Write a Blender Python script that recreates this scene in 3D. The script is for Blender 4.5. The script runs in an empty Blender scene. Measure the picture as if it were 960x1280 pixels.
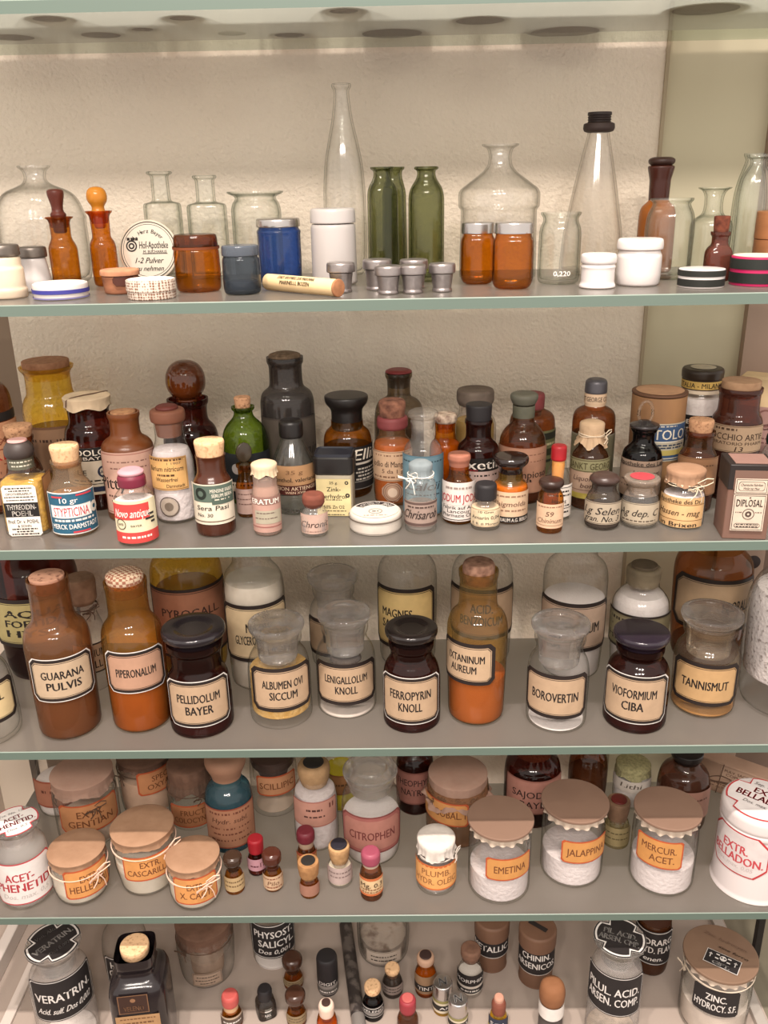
import bpy, math, random
import numpy as np
from mathutils import Vector, Matrix

# ---------------------------------------------------------------- camera, world, lights
ZO = 1.198                                   # cabinet floor is z = 0
F_PX, PITCH, ROLL, YAW = 1100.63, 0.3631, -0.01919, -0.01504
CAM = (0.0114, -1.01019, 0.12764 + ZO)
def _axes():
    cy, sy, cp, sp, cr, sr = math.cos(YAW), math.sin(YAW), math.cos(PITCH), math.sin(PITCH), math.cos(ROLL), math.sin(ROLL)
    x = np.array([cy, -sy, 0.]); y = np.array([sy, cy, 0.]); z = np.array([0., 0., 1.])
    fw = cp * y - sp * z; up = sp * y + cp * z
    return cr * x + sr * up, -sr * x + cr * up, fw
AX, AY, AF = _axes()
def proj(p):
    q = np.array(p) - np.array(CAM); w = q @ AF
    return 480 + F_PX * (q @ AX) / w, 640 - F_PX * (q @ AY) / w, w
def ray(px, py):
    return AF + AX * (px - 480) / F_PX - AY * (py - 640) / F_PX
def on_plane(px, py, z):                     # where the line of sight meets a horizontal surface
    d = ray(px, py); t = (z - CAM[2]) / d[2]
    return np.array(CAM) + t * d
def on_depth(px, py, y):
    d = ray(px, py); t = (y - CAM[1]) / d[1]
    return np.array(CAM) + t * d

SC = bpy.context.scene
COL = SC.collection
cam = bpy.data.cameras.new('camera'); co = bpy.data.objects.new('camera', cam); COL.objects.link(co)
cam.sensor_fit = 'VERTICAL'; cam.sensor_height = 36; cam.lens = F_PX / 1280 * 36; cam.clip_start = .02
m = Matrix(((AX[0], AY[0], -AF[0], CAM[0]), (AX[1], AY[1], -AF[1], CAM[1]), (AX[2], AY[2], -AF[2], CAM[2]), (0, 0, 0, 1)))
co.matrix_world = m
SC.camera = co
SC.view_settings.view_transform = 'Standard'; SC.view_settings.look = 'None'; SC.view_settings.gamma = 1
SC.view_settings.use_curve_mapping = False
SC.view_settings.exposure = 0.0
SC.cycles.transparent_max_bounces = 48; SC.cycles.max_bounces = 10; SC.cycles.diffuse_bounces = 5
SC.cycles.caustics_reflective = False; SC.cycles.caustics_refractive = False
w = bpy.data.worlds.new('room_light'); SC.world = w; w.use_nodes = True
w.node_tree.nodes['Background'].inputs[0].default_value = (1.0, .90, .82, 1)
w.node_tree.nodes['Background'].inputs[1].default_value = 1.12
def spot(name, loc, aim, power, size, ang, blend, col):
    l = bpy.data.lights.new(name, 'SPOT'); l.energy = power; l.shadow_soft_size = size; l.spot_size = math.radians(ang); l.spot_blend = blend
    l.color = col
    o = bpy.data.objects.new(name, l); COL.objects.link(o); o.location = loc
    o.rotation_euler = (Vector(aim) - Vector(loc)).to_track_quat('-Z', 'Y').to_euler()
WARM = (1.0, .89, .80)
for i, x in enumerate((-.42, -.06, .22)):    # steep ceiling spots in front of the cabinet
    spot('ceiling_spot', (x * 1.6, -1.30, 4.4), (x * .5, .08, .75), 300, .05, 40, .5, WARM)
for i, x in enumerate((-.75, -.1, .55)):     # lamps further back in the room
    spot('room_lamp', (x, -2.5, 2.75), (x * .3, .1, .8), 105, .17, 60, .6, WARM)

# ---------------------------------------------------------------- materials
def lin(h):
    h = h.lstrip('#'); c = [int(h[i:i + 2], 16) / 255 for i in (0, 2, 4)]
    return tuple((v / 12.92 if v <= .04045 else ((v + .055) / 1.055) ** 2.4) for v in c) + (1,)
_mats = {}
def newmat(key):
    m = bpy.data.materials.new(key); m.use_nodes = True
    nt = m.node_tree; nt.nodes.clear()
    return m, nt, nt.nodes.new('ShaderNodeOutputMaterial')
def math_node(nt, op, a, b=None):
    n = nt.nodes.new('ShaderNodeMath'); n.operation = op
    for i, v in enumerate((a, b)):
        if v is None: continue
        if isinstance(v, (int, float)): n.inputs[i].default_value = v
        else: nt.links.new(v, n.inputs[i])
    return n.outputs[0]
def paint(h, rough=.6, metal=0., var=.0, scale=60., bump=0., bscale=None, bdist=.002, spec=.4, h2=None, stretch=None, contrast=None):
    """opaque surface; var = mottling towards h2 (or a darker tone)"""
    key = ('p', h, rough, metal, var, scale, bump, bscale, bdist, spec, h2, stretch, contrast)
    if key in _mats: return _mats[key]
    m, nt, out = newmat('surface_' + h.strip('#'))
    b = nt.nodes.new('ShaderNodeBsdfPrincipled'); nt.links.new(b.outputs[0], out.inputs[0])
    b.inputs['Roughness'].default_value = rough; b.inputs['Metallic'].default_value = metal; b.inputs['Specular IOR Level'].default_value = spec
    c = lin(h)
    b.inputs['Base Color'].default_value = c
    if var or bump:
        tc = nt.nodes.new('ShaderNodeTexCoord'); mp = nt.nodes.new('ShaderNodeMapping'); nt.links.new(tc.outputs['Object'], mp.inputs[0])
        if stretch: mp.inputs['Scale'].default_value = stretch
        n = nt.nodes.new('ShaderNodeTexNoise'); n.inputs['Scale'].default_value = scale; n.inputs['Detail'].default_value = 5
        nt.links.new(mp.outputs[0], n.inputs['Vector'])
        if var:
            c2 = lin(h2) if h2 else tuple(v * .45 for v in c[:3]) + (1,)
            mx = nt.nodes.new('ShaderNodeMix'); mx.data_type = 'RGBA'; mx.inputs[6].default_value = c; mx.inputs[7].default_value = c2
            lo, hi = contrast or (.35, .75)
            mr = nt.nodes.new('ShaderNodeMapRange'); mr.inputs[1].default_value = lo; mr.inputs[2].default_value = hi; mr.inputs[4].default_value = var
            nt.links.new(n.outputs[0], mr.inputs[0]); nt.links.new(mr.outputs[0], mx.inputs[0]); nt.links.new(mx.outputs[2], b.inputs['Base Color'])
        if bump:
            n2 = n
            if bscale:
                n2 = nt.nodes.new('ShaderNodeTexNoise'); n2.inputs['Scale'].default_value = bscale; n2.inputs['Detail'].default_value = 4
                nt.links.new(mp.outputs[0], n2.inputs['Vector'])
            bp = nt.nodes.new('ShaderNodeBump'); bp.inputs['Strength'].default_value = bump; bp.inputs['Distance'].default_value = bdist
            nt.links.new(n2.outputs[0], bp.inputs['Height']); nt.links.new(bp.outputs[0], b.inputs['Normal'])
    _mats[key] = m
    return m
def glass(name, c, e, dust=.03, dustc=(.8, .78, .74), p=2.2, rough=.1, refr=0.):
    """thin-walled blown glass: tinted transmission that deepens where the wall turns edge-on, plus mirror reflection"""
    key = ('g', name)
    if key in _mats: return _mats[key]
    m, nt, out = newmat('glass_' + name)
    lw = nt.nodes.new('ShaderNodeLayerWeight'); lw.inputs[0].default_value = .5
    f = lw.outputs['Facing']
    mx = nt.nodes.new('ShaderNodeMix'); mx.data_type = 'RGBA'
    mx.inputs[6].default_value = tuple(c) + (1,); mx.inputs[7].default_value = tuple(e) + (1,)
    nt.links.new(math_node(nt, 'POWER', f, p), mx.inputs[0])
    tr = nt.nodes.new('ShaderNodeBsdfTransparent'); nt.links.new(mx.outputs[2], tr.inputs[0])
    df = nt.nodes.new('ShaderNodeBsdfDiffuse'); df.inputs[0].default_value = tuple(dustc) + (1,)
    a = nt.nodes.new('ShaderNodeMixShader'); a.inputs[0].default_value = dust
    nt.links.new(tr.outputs[0], a.inputs[1]); nt.links.new(df.outputs[0], a.inputs[2])
    gl = nt.nodes.new('ShaderNodeBsdfGlossy'); gl.inputs['Roughness'].default_value = rough
    b = nt.nodes.new('ShaderNodeMixShader')
    fr = math_node(nt, 'ADD', math_node(nt, 'MULTIPLY', math_node(nt, 'POWER', f, 5.), .6), .04)
    nt.links.new(fr, b.inputs[0]); nt.links.new(a.outputs[0], b.inputs[1]); nt.links.new(gl.outputs[0], b.inputs[2])
    last = b.outputs[0]
    if refr:                                  # solid pieces bend the light behind them
        gb = nt.nodes.new('ShaderNodeBsdfGlass'); gb.inputs['Roughness'].default_value = .03; gb.inputs['IOR'].default_value = 1.42
        c_ = nt.nodes.new('ShaderNodeMixShader'); c_.inputs[0].default_value = refr
        nt.links.new(last, c_.inputs[1]); nt.links.new(gb.outputs[0], c_.inputs[2]); last = c_.outputs[0]
    nt.links.new(last, out.inputs[0])
    _mats[key] = m
    return m
CLEAR = glass('clear', (1., 1., .997), (.46, .47, .43), .016, (.9, .86, .82), p=3.4, rough=.1)
MILKY = glass('clear_milky', (.99, .98, .97), (.55, .54, .52), .15, (.95, .9, .87), p=3., rough=.1)
FROSTG = glass('ground_stopper', (.97, .96, .95), (.26, .25, .24), .13, (.88, .82, .79), p=2.6, rough=.1, refr=.55)
CLEARG = glass('clear_greenish', (.99, .995, .983), (.30, .36, .30), .018, p=2.8, rough=.1)
CLOUDY = glass('clear_dusty', (.98, .97, .95), (.58, .56, .53), .07, (.85, .8, .76), p=3., rough=.1)
GREEN = glass('olive', (.67, .685, .53), (.13, .17, .06), .02, (.35, .4, .2))
GREEN2 = glass('leaf_green', (.42, .55, .13), (.05, .1, .01), .03, (.25, .4, .08))
AMBER = glass('amber', (.80, .46, .10), (.24, .08, .01), .05, (.5, .2, .03))
AMBER2 = glass('orange_amber', (.82, .44, .07), (.28, .08, .005), .03, (.5, .2, .02))
BROWN = glass('brown', (.58, .29, .12), (.16, .06, .02), .08, (.38, .18, .08))
DEEP = glass('deep_brown', (.36, .12, .08), (.06, .018, .012), .04, (.2, .06, .045))
BLACKG = glass('blackish', (.06, .045, .05), (.01, .01, .01), .05, (.05, .04, .045))
SMOKE = glass('smoky', (.36, .30, .25), (.08, .06, .05), .08, (.25, .2, .17))
YELLOW = glass('yellow', (.98, .82, .30), (.6, .38, .05), .10, (.85, .62, .12))
BLUE = glass('blue', (.16, .30, .68), (.02, .05, .2), .12, (.12, .22, .5))
SLATE = glass('slate_blue', (.26, .31, .38), (.05, .07, .1), .07, (.25, .3, .36))
TEAL = glass('blue_liquid', (.20, .40, .48), (.05, .13, .18), .15, (.15, .33, .4))

CORK = paint('#b98d6a', .85, var=.9, scale=260, h2='#6b4630', bump=.4, contrast=(.5, .72))
CORKL = paint('#dcb48a', .85, var=.8, scale=240, h2='#94683f', bump=.3, contrast=(.52, .75))
CORKD = paint('#6f5140', .85, var=.8, scale=240, h2='#35231a', bump=.4)
PAPERCAP = paint('#9d7a60', .8, var=.5, scale=45, h2='#866349', bump=.35, bscale=120)
PAPERDK = paint('#6d5040', .85, var=.5, scale=60, h2='#4b352a', bump=.5, bscale=120)
PAPERPINK = paint('#9e8070', .8, var=.5, scale=50, h2='#94705f', bump=.35, bscale=130)
TWINE = paint('#d8c7ae', .9)
TWINED = paint('#5a4436', .9)
BLACKP = paint('#1b1716', .35, spec=.5)
BLACKR = paint('#232022', .55)
PORC = paint('#d2cbc8', .25, spec=.5)
WHITEP = paint('#ddd5d1', .9, var=.3, scale=300, h2='#cfc3bd', bump=.5)
WHITEP2 = paint('#dbd1d0', .9, var=.45, scale=160, h2='#c7b7b4', bump=.8)
PEWTER = paint('#a59d9b', .34, metal=.85, var=.4, scale=120, h2='#6d6664', bump=.12)
METAL = paint('#c9c5c3', .25, metal=.95)
METALD = paint('#7d756e', .4, metal=.8, var=.4, scale=90, h2='#4d4640')
INK = '#1d1512'

# ---------------------------------------------------------------- mesh helpers
class MB:
    """collects faces with material slots; build() links them as ONE mesh object"""
    def __init__(s): s.v = []; s.f = []; s.fm = []; s.mats = []
    def mi(s, mat):
        if mat not in s.mats: s.mats.append(mat)
        return s.mats.index(mat)
    def add(s, vs, fs, mat):
        b = len(s.v); k = s.mi(mat); s.v.extend([tuple(map(float, v)) for v in vs])
        for f in fs: s.f.append(tuple(b + i for i in f)); s.fm.append(k)
    def build(s, name, parent=None, smooth=True, angle=38):
        me = bpy.data.meshes.new(name); me.from_pydata(s.v, [], s.f)
        for m in s.mats: me.materials.append(m)
        me.polygons.foreach_set('material_index', s.fm)
        if smooth:
            me.polygons.foreach_set('use_smooth', [True] * len(me.polygons)); me.set_sharp_from_angle(angle=math.radians(angle))
        me.update()
        o = bpy.data.objects.new(name, me); COL.objects.link(o)
        if parent: o.parent = parent
        return o
def rounded(prof, c, n=3):
    if c <= 0 or len(prof) < 3: return list(prof)
    out = [prof[0]]
    for i in range(1, len(prof) - 1):
        p0, p1, p2 = (np.array(prof[j], float) for j in (i - 1, i, i + 1))
        a, b = p0 - p1, p2 - p1; la, lb = np.linalg.norm(a), np.linalg.norm(b)
        if la < 1e-7 or lb < 1e-7: continue
        ca, cb = min(c, la * .46), min(c, lb * .46)
        qa, qb = p1 + a / la * ca, p1 + b / lb * cb
        for k in range(n + 1):
            t = k / n; out.append(tuple((1 - t) ** 2 * qa + 2 * t * (1 - t) * p1 + t * t * qb))
    out.append(prof[-1])
    return out
def lathe(mb, prof, mat, n=48, sq=None, asp=1., rot=0., wob=None, close=True):
    """prof: (r, z) along the outline; sq: superellipse exponent for squarish sections; asp: depth / width"""
    vs, fs = [], []
    th = [2 * math.pi * k / n for k in range(n)]
    mul = []
    for t in th:
        c, s = math.cos(t), math.sin(t)
        k = 1. if not sq else (abs(c) ** sq + abs(s) ** sq) ** (-1 / sq)
        mul.append((c * k, s * k * asp))
    cr, sr = math.cos(rot), math.sin(rot)
    rings = []
    for i, (r, z) in enumerate(prof):
        if r < 1e-6:
            rings.append([len(vs)]); vs.append((0, 0, z)); continue
        ring = []
        for k, (cx, cy) in enumerate(mul):
            rr, zz = r, z
            if wob: rr, zz = wob(i, th[k], r, z)
            ring.append(len(vs)); x, y = cx * rr, cy * rr
            vs.append((x * cr - y * sr, x * sr + y * cr, zz))
        rings.append(ring)
    for a, b in zip(rings, rings[1:]):
        for k in range(n):
            k2 = (k + 1) % n
            if len(a) == 1 and len(b) == 1: continue
            if len(a) == 1: fs.append((a[0], b[k2], b[k]))
            elif len(b) == 1: fs.append((a[k], a[k2], b[0]))
            else: fs.append((a[k], a[k2], b[k2], b[k]))
    mb.add(vs, fs, mat)
def tube(mb, pts, r, mat, n=6, closed=False):
    P = [Vector(p) for p in pts]; vs, fs = [], []
    N = len(P)
    for i in range(N):
        if closed: d = P[(i + 1) % N] - P[i - 1]
        else: d = P[min(i + 1, N - 1)] - P[max(i - 1, 0)]
        d.normalize(); u = d.cross(Vector((0, 0, 1)))
        if u.length < .05: u = d.cross(Vector((0, 1, 0)))
        u.normalize(); v = d.cross(u)
        for k in range(n):
            a = 2 * math.pi * k / n; vs.append(P[i] + r * (math.cos(a) * u + math.sin(a) * v))
    for i in range(N if closed else N - 1):
        j = (i + 1) % N
        for k in range(n): fs.append((i * n + k, i * n + (k + 1) % n, j * n + (k + 1) % n, j * n + k))
    if not closed: fs.append(tuple(range(n))[::-1]); fs.append(tuple((N - 1) * n + k for k in range(n)))
    mb.add(vs, fs, mat)
def box(mb, lo, hi, mat, bev=0.):
    x0, y0, z0 = lo; x1, y1, z1 = hi
    if bev <= 0:
        vs = [(x, y, z) for z in (z0, z1) for y in (y0, y1) for x in (x0, x1)]
        mb.add(vs, [(0, 2, 3, 1), (4, 5, 7, 6), (0, 1, 5, 4), (2, 6, 7, 3), (0, 4, 6, 2), (1, 3, 7, 5)], mat); return
    e = bev                                   # rounded vertical edges and chamfered rims
    def ring(i, z):
        pts = []
        for cx, cy, a0 in ((x1 - e, y1 - e, 0), (x0 + e, y1 - e, 90), (x0 + e, y0 + e, 180), (x1 - e, y0 + e, 270)):
            for k in range(4):
                a = math.radians(a0 + 30 * k); pts.append((cx + (e - i) * math.cos(a), cy + (e - i) * math.sin(a), z))
        return pts
    h = e * .4
    R = [ring(h, z0), ring(0, z0 + h), ring(0, z1 - h), ring(h, z1)]
    vs = sum(R, []); fs = [tuple(range(16))[::-1], tuple(48 + k for k in range(16))]
    for i in range(3):
        for k in range(16): fs.append((i * 16 + k, i * 16 + (k + 1) % 16, (i + 1) * 16 + (k + 1) % 16, (i + 1) * 16 + k))
    mb.add(vs, fs, mat)
_txt = {}
def text2d(s, bold=.006):
    key = (s, bold)
    if key in _txt: return _txt[key]
    cu = bpy.data.curves.new('lettering', 'FONT'); cu.body = s; cu.size = 1; cu.align_x = 'CENTER'; cu.resolution_u = 2
    ob = bpy.data.objects.new('lettering', cu)
    me = ob.to_mesh()
    vs = [(v.co.x, v.co.y) for v in me.vertices]; fs = [tuple(p.vertices) for p in me.polygons]
    ob.to_mesh_clear(); bpy.data.objects.remove(ob); bpy.data.curves.remove(cu)
    if vs:
        xs = [v[0] for v in vs]; c = (min(xs) + max(xs)) / 2; wd = max(xs) - min(xs)
        vs = [(x - c, y - .36) for x, y in vs]; n0 = len(vs); f0 = list(fs)
        if bold > .001:                       # heavier strokes: the outline set three times, a hair apart
            base = list(vs); vs = []; fs = []
            for q in (-bold, 0, bold):
                b = len(vs); vs += [(x + q * 1.6, y + q * .5) for x, y in base]; fs += [tuple(b + i for i in f) for f in f0]
    else: wd = .001
    _txt[key] = (vs, fs, wd); return _txt[key]

# ---------------------------------------------------------------- things
SHELF = dict(A=.30187 + ZO, B=ZO, C=-.30115 + ZO, D=-.60203 + ZO, E=-.89763 + ZO, F=0.)
THINGS = []
RNG = random.Random(7)
def tagged(o, label, cat, group=None, kind=None):
    o['label'] = label; o['category'] = cat
    if group: o['group'] = group
    if kind: o['kind'] = kind
    return o
class T:
    """one thing on a shelf. cx, yb: where the middle of its base front edge is seen; hw: half width there"""
    def __init__(s, sh, cx, yb, hw, name, label, cat, group=None, rot=0.):
        s.sh = sh; s.z0 = SHELF[sh]
        p = on_plane(cx, yb, s.z0)
        for _ in range(3):
            h = p - np.array(CAM); h[2] = 0; h /= np.linalg.norm(h)
            q = on_plane(cx, yb, s.z0); c = q.copy()
            w = proj(c)[2]; r = hw * w / F_PX
            c = q + h * r; r = hw * proj(c)[2] / F_PX; c = q + h * r; p = c
        s.x, s.y, s.R = c[0], c[1], r
        s.dir = -h                                # horizontal direction from the axis to the viewer
        s.root = bpy.data.objects.new(name, None); COL.objects.link(s.root); s.root.empty_display_size = .02
        s.root.location = (s.x, s.y, s.z0 + .0004)
        tagged(s.root, label, cat, group)
        s.prof = None; THINGS.append(s)
    def z(s, y, fr=0.):
        """height above the shelf seen at pixel row y on the axis (fr: on the surface fr metres nearer)"""
        if y is None: return 0.
        px, py = s.x + s.dir[0] * fr, s.y + s.dir[1] * fr
        lo, hi = -.05, .6
        for _ in range(40):
            mid = (lo + hi) / 2
            if proj((px, py, s.z0 + mid))[1] > y: lo = mid
            else: hi = mid
        return (lo + hi) / 2
    def mt(s, hw, z): return hw * proj((s.x, s.y, s.z0 + z))[2] / F_PX
    def pr(s, prof):
        out = []
        for hw, y in prof:
            z = s.z(y) if not isinstance(y, tuple) else y[0]
            if out: z = max(z, out[-1][1] - .05, .0012)
            out.append((s.mt(hw, z), z))
        return out
    def rad(s, z):
        P = s.prof
        for (r0, z0), (r1, z1) in zip(P, P[1:]):
            if z0 <= z <= z1 and z1 > z0: return r0 + (r1 - r0) * (z - z0) / (z1 - z0)
        return P[-1][0]
    def ang(s, a):
        a = math.radians(a); c, q = math.cos(a), math.sin(a)
        return np.array([s.dir[0] * c - s.dir[1] * q, s.dir[0] * q + s.dir[1] * c])   # + = to the viewer's right
    def body(s, prof, mat, cut=4, wall=2.2, neck=True, sq=None, asp=1., rot=None, name='bottle_body', thick=False, n=48, wob=None):
        """hollow glass: outline from base to lip, then back down inside the neck (or all the way when thick)"""
        P = s.pr([(hw, y) for hw, y in prof]); s.prof = P; s.sq = (sq, asp, s.rz(rot))
        px = s.R / prof[0][0]
        Q = rounded([(0, P[0][1])] + P, cut * px)
        wl = wall * px
        if thick:
            I = [(max(r - wl, .0005), z) for r, z in P[::-1]]
            I[-1] = (I[-1][0], I[-1][1] + wl * 2.2)
            Q = Q + rounded(I + [(0, I[-1][1])], cut * px)
        elif neck:
            k = len(P) - 1
            zi = P[-1][1] - .35 * (P[-1][1] - P[max(0, k - 3)][1]) - .004
            Q = Q + [(P[-1][0] - wl, P[-1][1]), (max(min(p[0] for p in P[-3:]) - wl, .001), zi)]
        mb = MB(); lathe(mb, Q, mat, n, sq, asp, s.rz(rot), wob)
        s.part = mb.build(name, s.root); return s.part
    def rz(s, rot): return math.atan2(s.dir[1], s.dir[0]) + math.pi / 2 + math.radians(rot) if rot is not None else 0.
    def solid(s, name, prof, mat, cut=2.5, sq=None, asp=1., rot=None, keep=False, wob=None, n=48, top=True, bot=True, parent=None, lab=None):
        P = s.pr(prof)
        if keep or s.prof is None: s.prof = P; s.sq = (sq, asp, s.rz(rot))
        px = s.R and proj((s.x, s.y, s.z0))[2] / F_PX
        Q = ([(0, P[0][1])] if bot else []) + P + ([(0, P[-1][1])] if top else [])
        mb = MB(); lathe(mb, rounded(Q, cut * px), mat, n, sq, asp, s.rz(rot), wob)
        o = mb.build(name, parent or s.root)
        if lab: o['label'] = lab
        return o
    def fill(s, y, mat, k=.94, y0=None, name='contents', dome=0.):
        """what stands inside the glass up to the level seen at row y"""
        zt = s.z(y); zb = .004 if y0 is None else s.z(y0)
        P = [(s.rad(zb) * k, zb)] + [(r * k, z) for r, z in s.prof if zb < z < zt] + [(s.rad(zt) * k, zt)]
        sq, asp, rz = s.sq
        mb = MB(); lathe(mb, rounded([(0, zb)] + P, .003) + [(0, zt + dome)], mat, 40, sq, asp, rz)
        return mb.build(name, s.root)
    # ---- labels: everything on a label is one mesh wrapped on the body
    def label(s, y0, y1, a0, a1, layers, lines=(), r=None, name='label', flat=None, lab=None, v0=None, tilt=0.):
        """layers: (colour, inset px, chamfer px[, (v0, v1) band]); lines: (text, v, h, colour, width, shear)"""
        sh = mb = None
        fr = s.R if r is None else s.mt(r, s.z((y0 + y1) / 2, s.R))
        if flat is not None: fr = flat[3]
        z1, z0 = s.z(y0, fr), s.z(y1, fr)
        if r is None and flat is None:
            fr = s.rad((z0 + z1) / 2); z1, z0 = s.z(y0, fr), s.z(y1, fr)
        if r is None and flat is None:
            zz = [s.rad(z0 + (z1 - z0) * k / 4) for k in range(5)]; R = max(zz) + .0007
        else: R = fr + .0007
        px = s.R and proj((s.x, s.y, s.z0 + z0))[2] / F_PX
        z0 = max(z0, .0008); H = z1 - z0
        if flat is None:
            b0, b1 = math.radians(a0), math.radians(a1); W = R * (b1 - b0); um = R * (b0 + b1) / 2
            def mp(u, v, h):
                d = s.ang(math.degrees((um + u) / R)); return (d[0] * (R + h), d[1] * (R + h), z0 + v)
        else:                                     # flat panel: (rot deg, left m, right m, distance m)
            ro, ul, ur, D = flat; W = ur - ul; d = s.ang(ro); e = np.array([-d[1], d[0]]); um = (ul + ur) / 2
            def mp(u, v, h):
                q = d * (D + .0007 + h) + e * (um + u); return (q[0], q[1], z0 + v)
        mb = MB(); st = .00016
        nu = max(2, int(W / .0035)) if flat is None else 1
        top = 0
        for k, L in enumerate(layers):
            colr, ins, ch = L[:3]; ins *= px; ch *= px
            vb = L[3] if len(L) > 3 else (0, 1); ub = L[4] if len(L) > 4 else (0, 1)
            U0, U1 = -W / 2 + W * ub[0] + ins, -W / 2 + W * ub[1] - ins; V0, V1 = H * vb[0] + ins, H * vb[1] - ins
            us = sorted(set([U0 + (U1 - U0) * i / nu for i in range(nu + 1)] + ([U0 + ch * q for q in (.5, 1)] + [U1 - ch * q for q in (.5, 1)] if ch else [])))
            vs, fs = [], []
            for i, u in enumerate(us):
                c = max(0, ch - (u - U0), ch - (U1 - u)) if ch else 0
                vs += [mp(u, V0 + c, k * st), mp(u, V1 - c, k * st)]
                if i: fs.append((2 * i - 2, 2 * i, 2 * i + 1, 2 * i - 1))
            mb.add(vs, fs, paint(colr, .65, var=.25, scale=70) if colr[0] == '#' else paint(colr, .6))
        hk = len(layers) * st
        for ln in lines: s._line(mb, ln, W, H, lambda u, v: mp(u, v, hk), px)
        o = mb.build(name, s.root, smooth=True)
        if lab: o['label'] = lab
        return o
    def _line(s, mb, ln, W, H, mp, px):
        txt, v, h = ln[:3]; colr = ln[3] if len(ln) > 3 and ln[3] else INK
        wf = ln[4] if len(ln) > 4 else None; shr = ln[5] if len(ln) > 5 else 0; uo = ln[6] if len(ln) > 6 else 0
        mat = paint(colr, .7)
        if txt in ('~', '-', 'o', '=', 'x', '^'):
            if txt == '~':                          # a row of fine print too small to read: broken strokes
                u = -W * (wf or .8) / 2; end = -u; vs, fs = [], []
                while u < end:
                    w = W * RNG.uniform(.03, .1); w = min(w, end - u)
                    a = [mp(u + uo * W, H * (v - h / 2)), mp(u + uo * W + w, H * (v - h / 2)), mp(u + uo * W + w, H * (v + h / 2)), mp(u + uo * W, H * (v + h / 2))]
                    mb.add(a, [(0, 1, 2, 3)], mat); u += w + W * RNG.uniform(.012, .03)
            elif txt in '-=':
                n = 12; w = W * (wf or .9)
                vs = []
                for i in range(n + 1):
                    u = -w / 2 + w * i / n + uo * W; vs += [mp(u, H * (v - h / 2)), mp(u, H * (v + h / 2))]
                mb.add(vs, [(2 * i, 2 * i + 2, 2 * i + 3, 2 * i + 1) for i in range(n)], mat)
            elif txt in 'o^':                       # ring or diamond
                rr = H * h / 2; n = 24 if txt == 'o' else 4; t = wf or .18; vs = []
                for i in range(n):
                    a = 2 * math.pi * i / n
                    for q in (1, 1 - t): vs.append(mp(uo * W + rr * q * math.cos(a), H * v + rr * q * math.sin(a)))
                mb.add(vs, [(2 * i, 2 * ((i + 1) % n), 2 * ((i + 1) % n) + 1, 2 * i + 1) for i in range(n)], mat)
            return
        vs, fs, wd = text2d(txt, .006 if len(ln) < 8 else ln[7])
        ky = H * h / .72; kx = ky * .72
        lim = W * (wf if wf else .86)
        if wf or wd * kx > lim: kx = lim / wd
        mb.add([mp(x * kx + y * ky * shr + uo * W, H * v + y * ky) for x, y in vs], fs, mat)
    def top_label(s, y, hw, layers, lines, rot=0., name='lid_label', shape='round', lab=None):
        """flat label on a horizontal disc seen at row y; shape 'cross' has notched corners"""
        z = s.z(y) + .0006; R = s.mt(hw, z); e = s.ang(90); d = s.dir[:2]
        a = math.radians(rot)
        ex = e * math.cos(a) - d * math.sin(a); ey = -d * math.cos(a) - e * math.sin(a)
        def mp(u, v, h): q = ex * u + ey * v; return (q[0], q[1], z + h)
        mb = MB()
        for k, (colr, f) in enumerate(layers):
            if shape == 'round': pts = [(R * f * math.cos(t * math.pi / 20), R * f * math.sin(t * math.pi / 20)) for t in range(40)]
            elif shape == 'rect': pts = [(-R * f[0], -R * f[1]), (R * f[0], -R * f[1]), (R * f[0], R * f[1]), (-R * f[0], R * f[1])]
            else:
                pts = []
                g = (1 - f) * R
                for i in range(4):
                    for t in range(-4, 5):
                        aa = i * math.pi / 2 + t * math.radians(29) / 4 * (1 if i % 2 == 0 else 1.15)
                        pts.append(((R - g) * math.cos(aa), (R - g) * math.sin(aa)))
                    aa = (i + .5) * math.pi / 2; pts.append(((R * .78 - g * 1.3) * math.cos(aa), (R * .78 - g * 1.3) * math.sin(aa)))
            n = len(pts)
            mb.add([mp(0, 0, k * .0002)] + [mp(u, v, k * .0002) for u, v in pts], [(0, 1 + i, 1 + (i + 1) % n) for i in range(n)], paint(colr, .6, var=.2, scale=60))
        for ln in lines: s._line(mb, ln, 2 * R, 2 * R, lambda u, v: mp(u, v - R, len(layers) * .0002), None)
        o = mb.build(name, s.root)
        if lab: o['label'] = lab
        return o
    # ---- paper caps, strings, stoppers
    def pcap(s, hw, yc, drop, mat, flare=1.06, amp=.035, lobes=17, name='paper_cap', dome=.0, lab=None, seed=1):
        z = s.z(yc); r = s.mt(hw, z); px = r / hw; d = drop * px
        prof = [(0, z + dome * px), (r * .6, z + dome * .8 * px), (r * .93, z + .2 * px), (r, z - 1.5 * px), (r * .985, z - d * .4), (r * .96, z - d * .62), (r * flare, z - d)]
        ph = seed * 1.7
        def wob(i, t, rr, zz):
            k = {4: .15, 5: .3, 6: 1.}.get(i, 0.)
            q = math.sin(lobes * t + ph) * .6 + math.sin((lobes * 2 + 3) * t + 2 * ph) * .4
            return rr * (1 + amp * k * q), zz + d * .16 * k * math.sin(5 * t + ph)
        mb = MB(); lathe(mb, prof, mat, 120, wob=wob)
        o = mb.build(name, s.root, angle=50)
        if lab: o['label'] = lab
        s.cap = (z, r, d, px); return o
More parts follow.
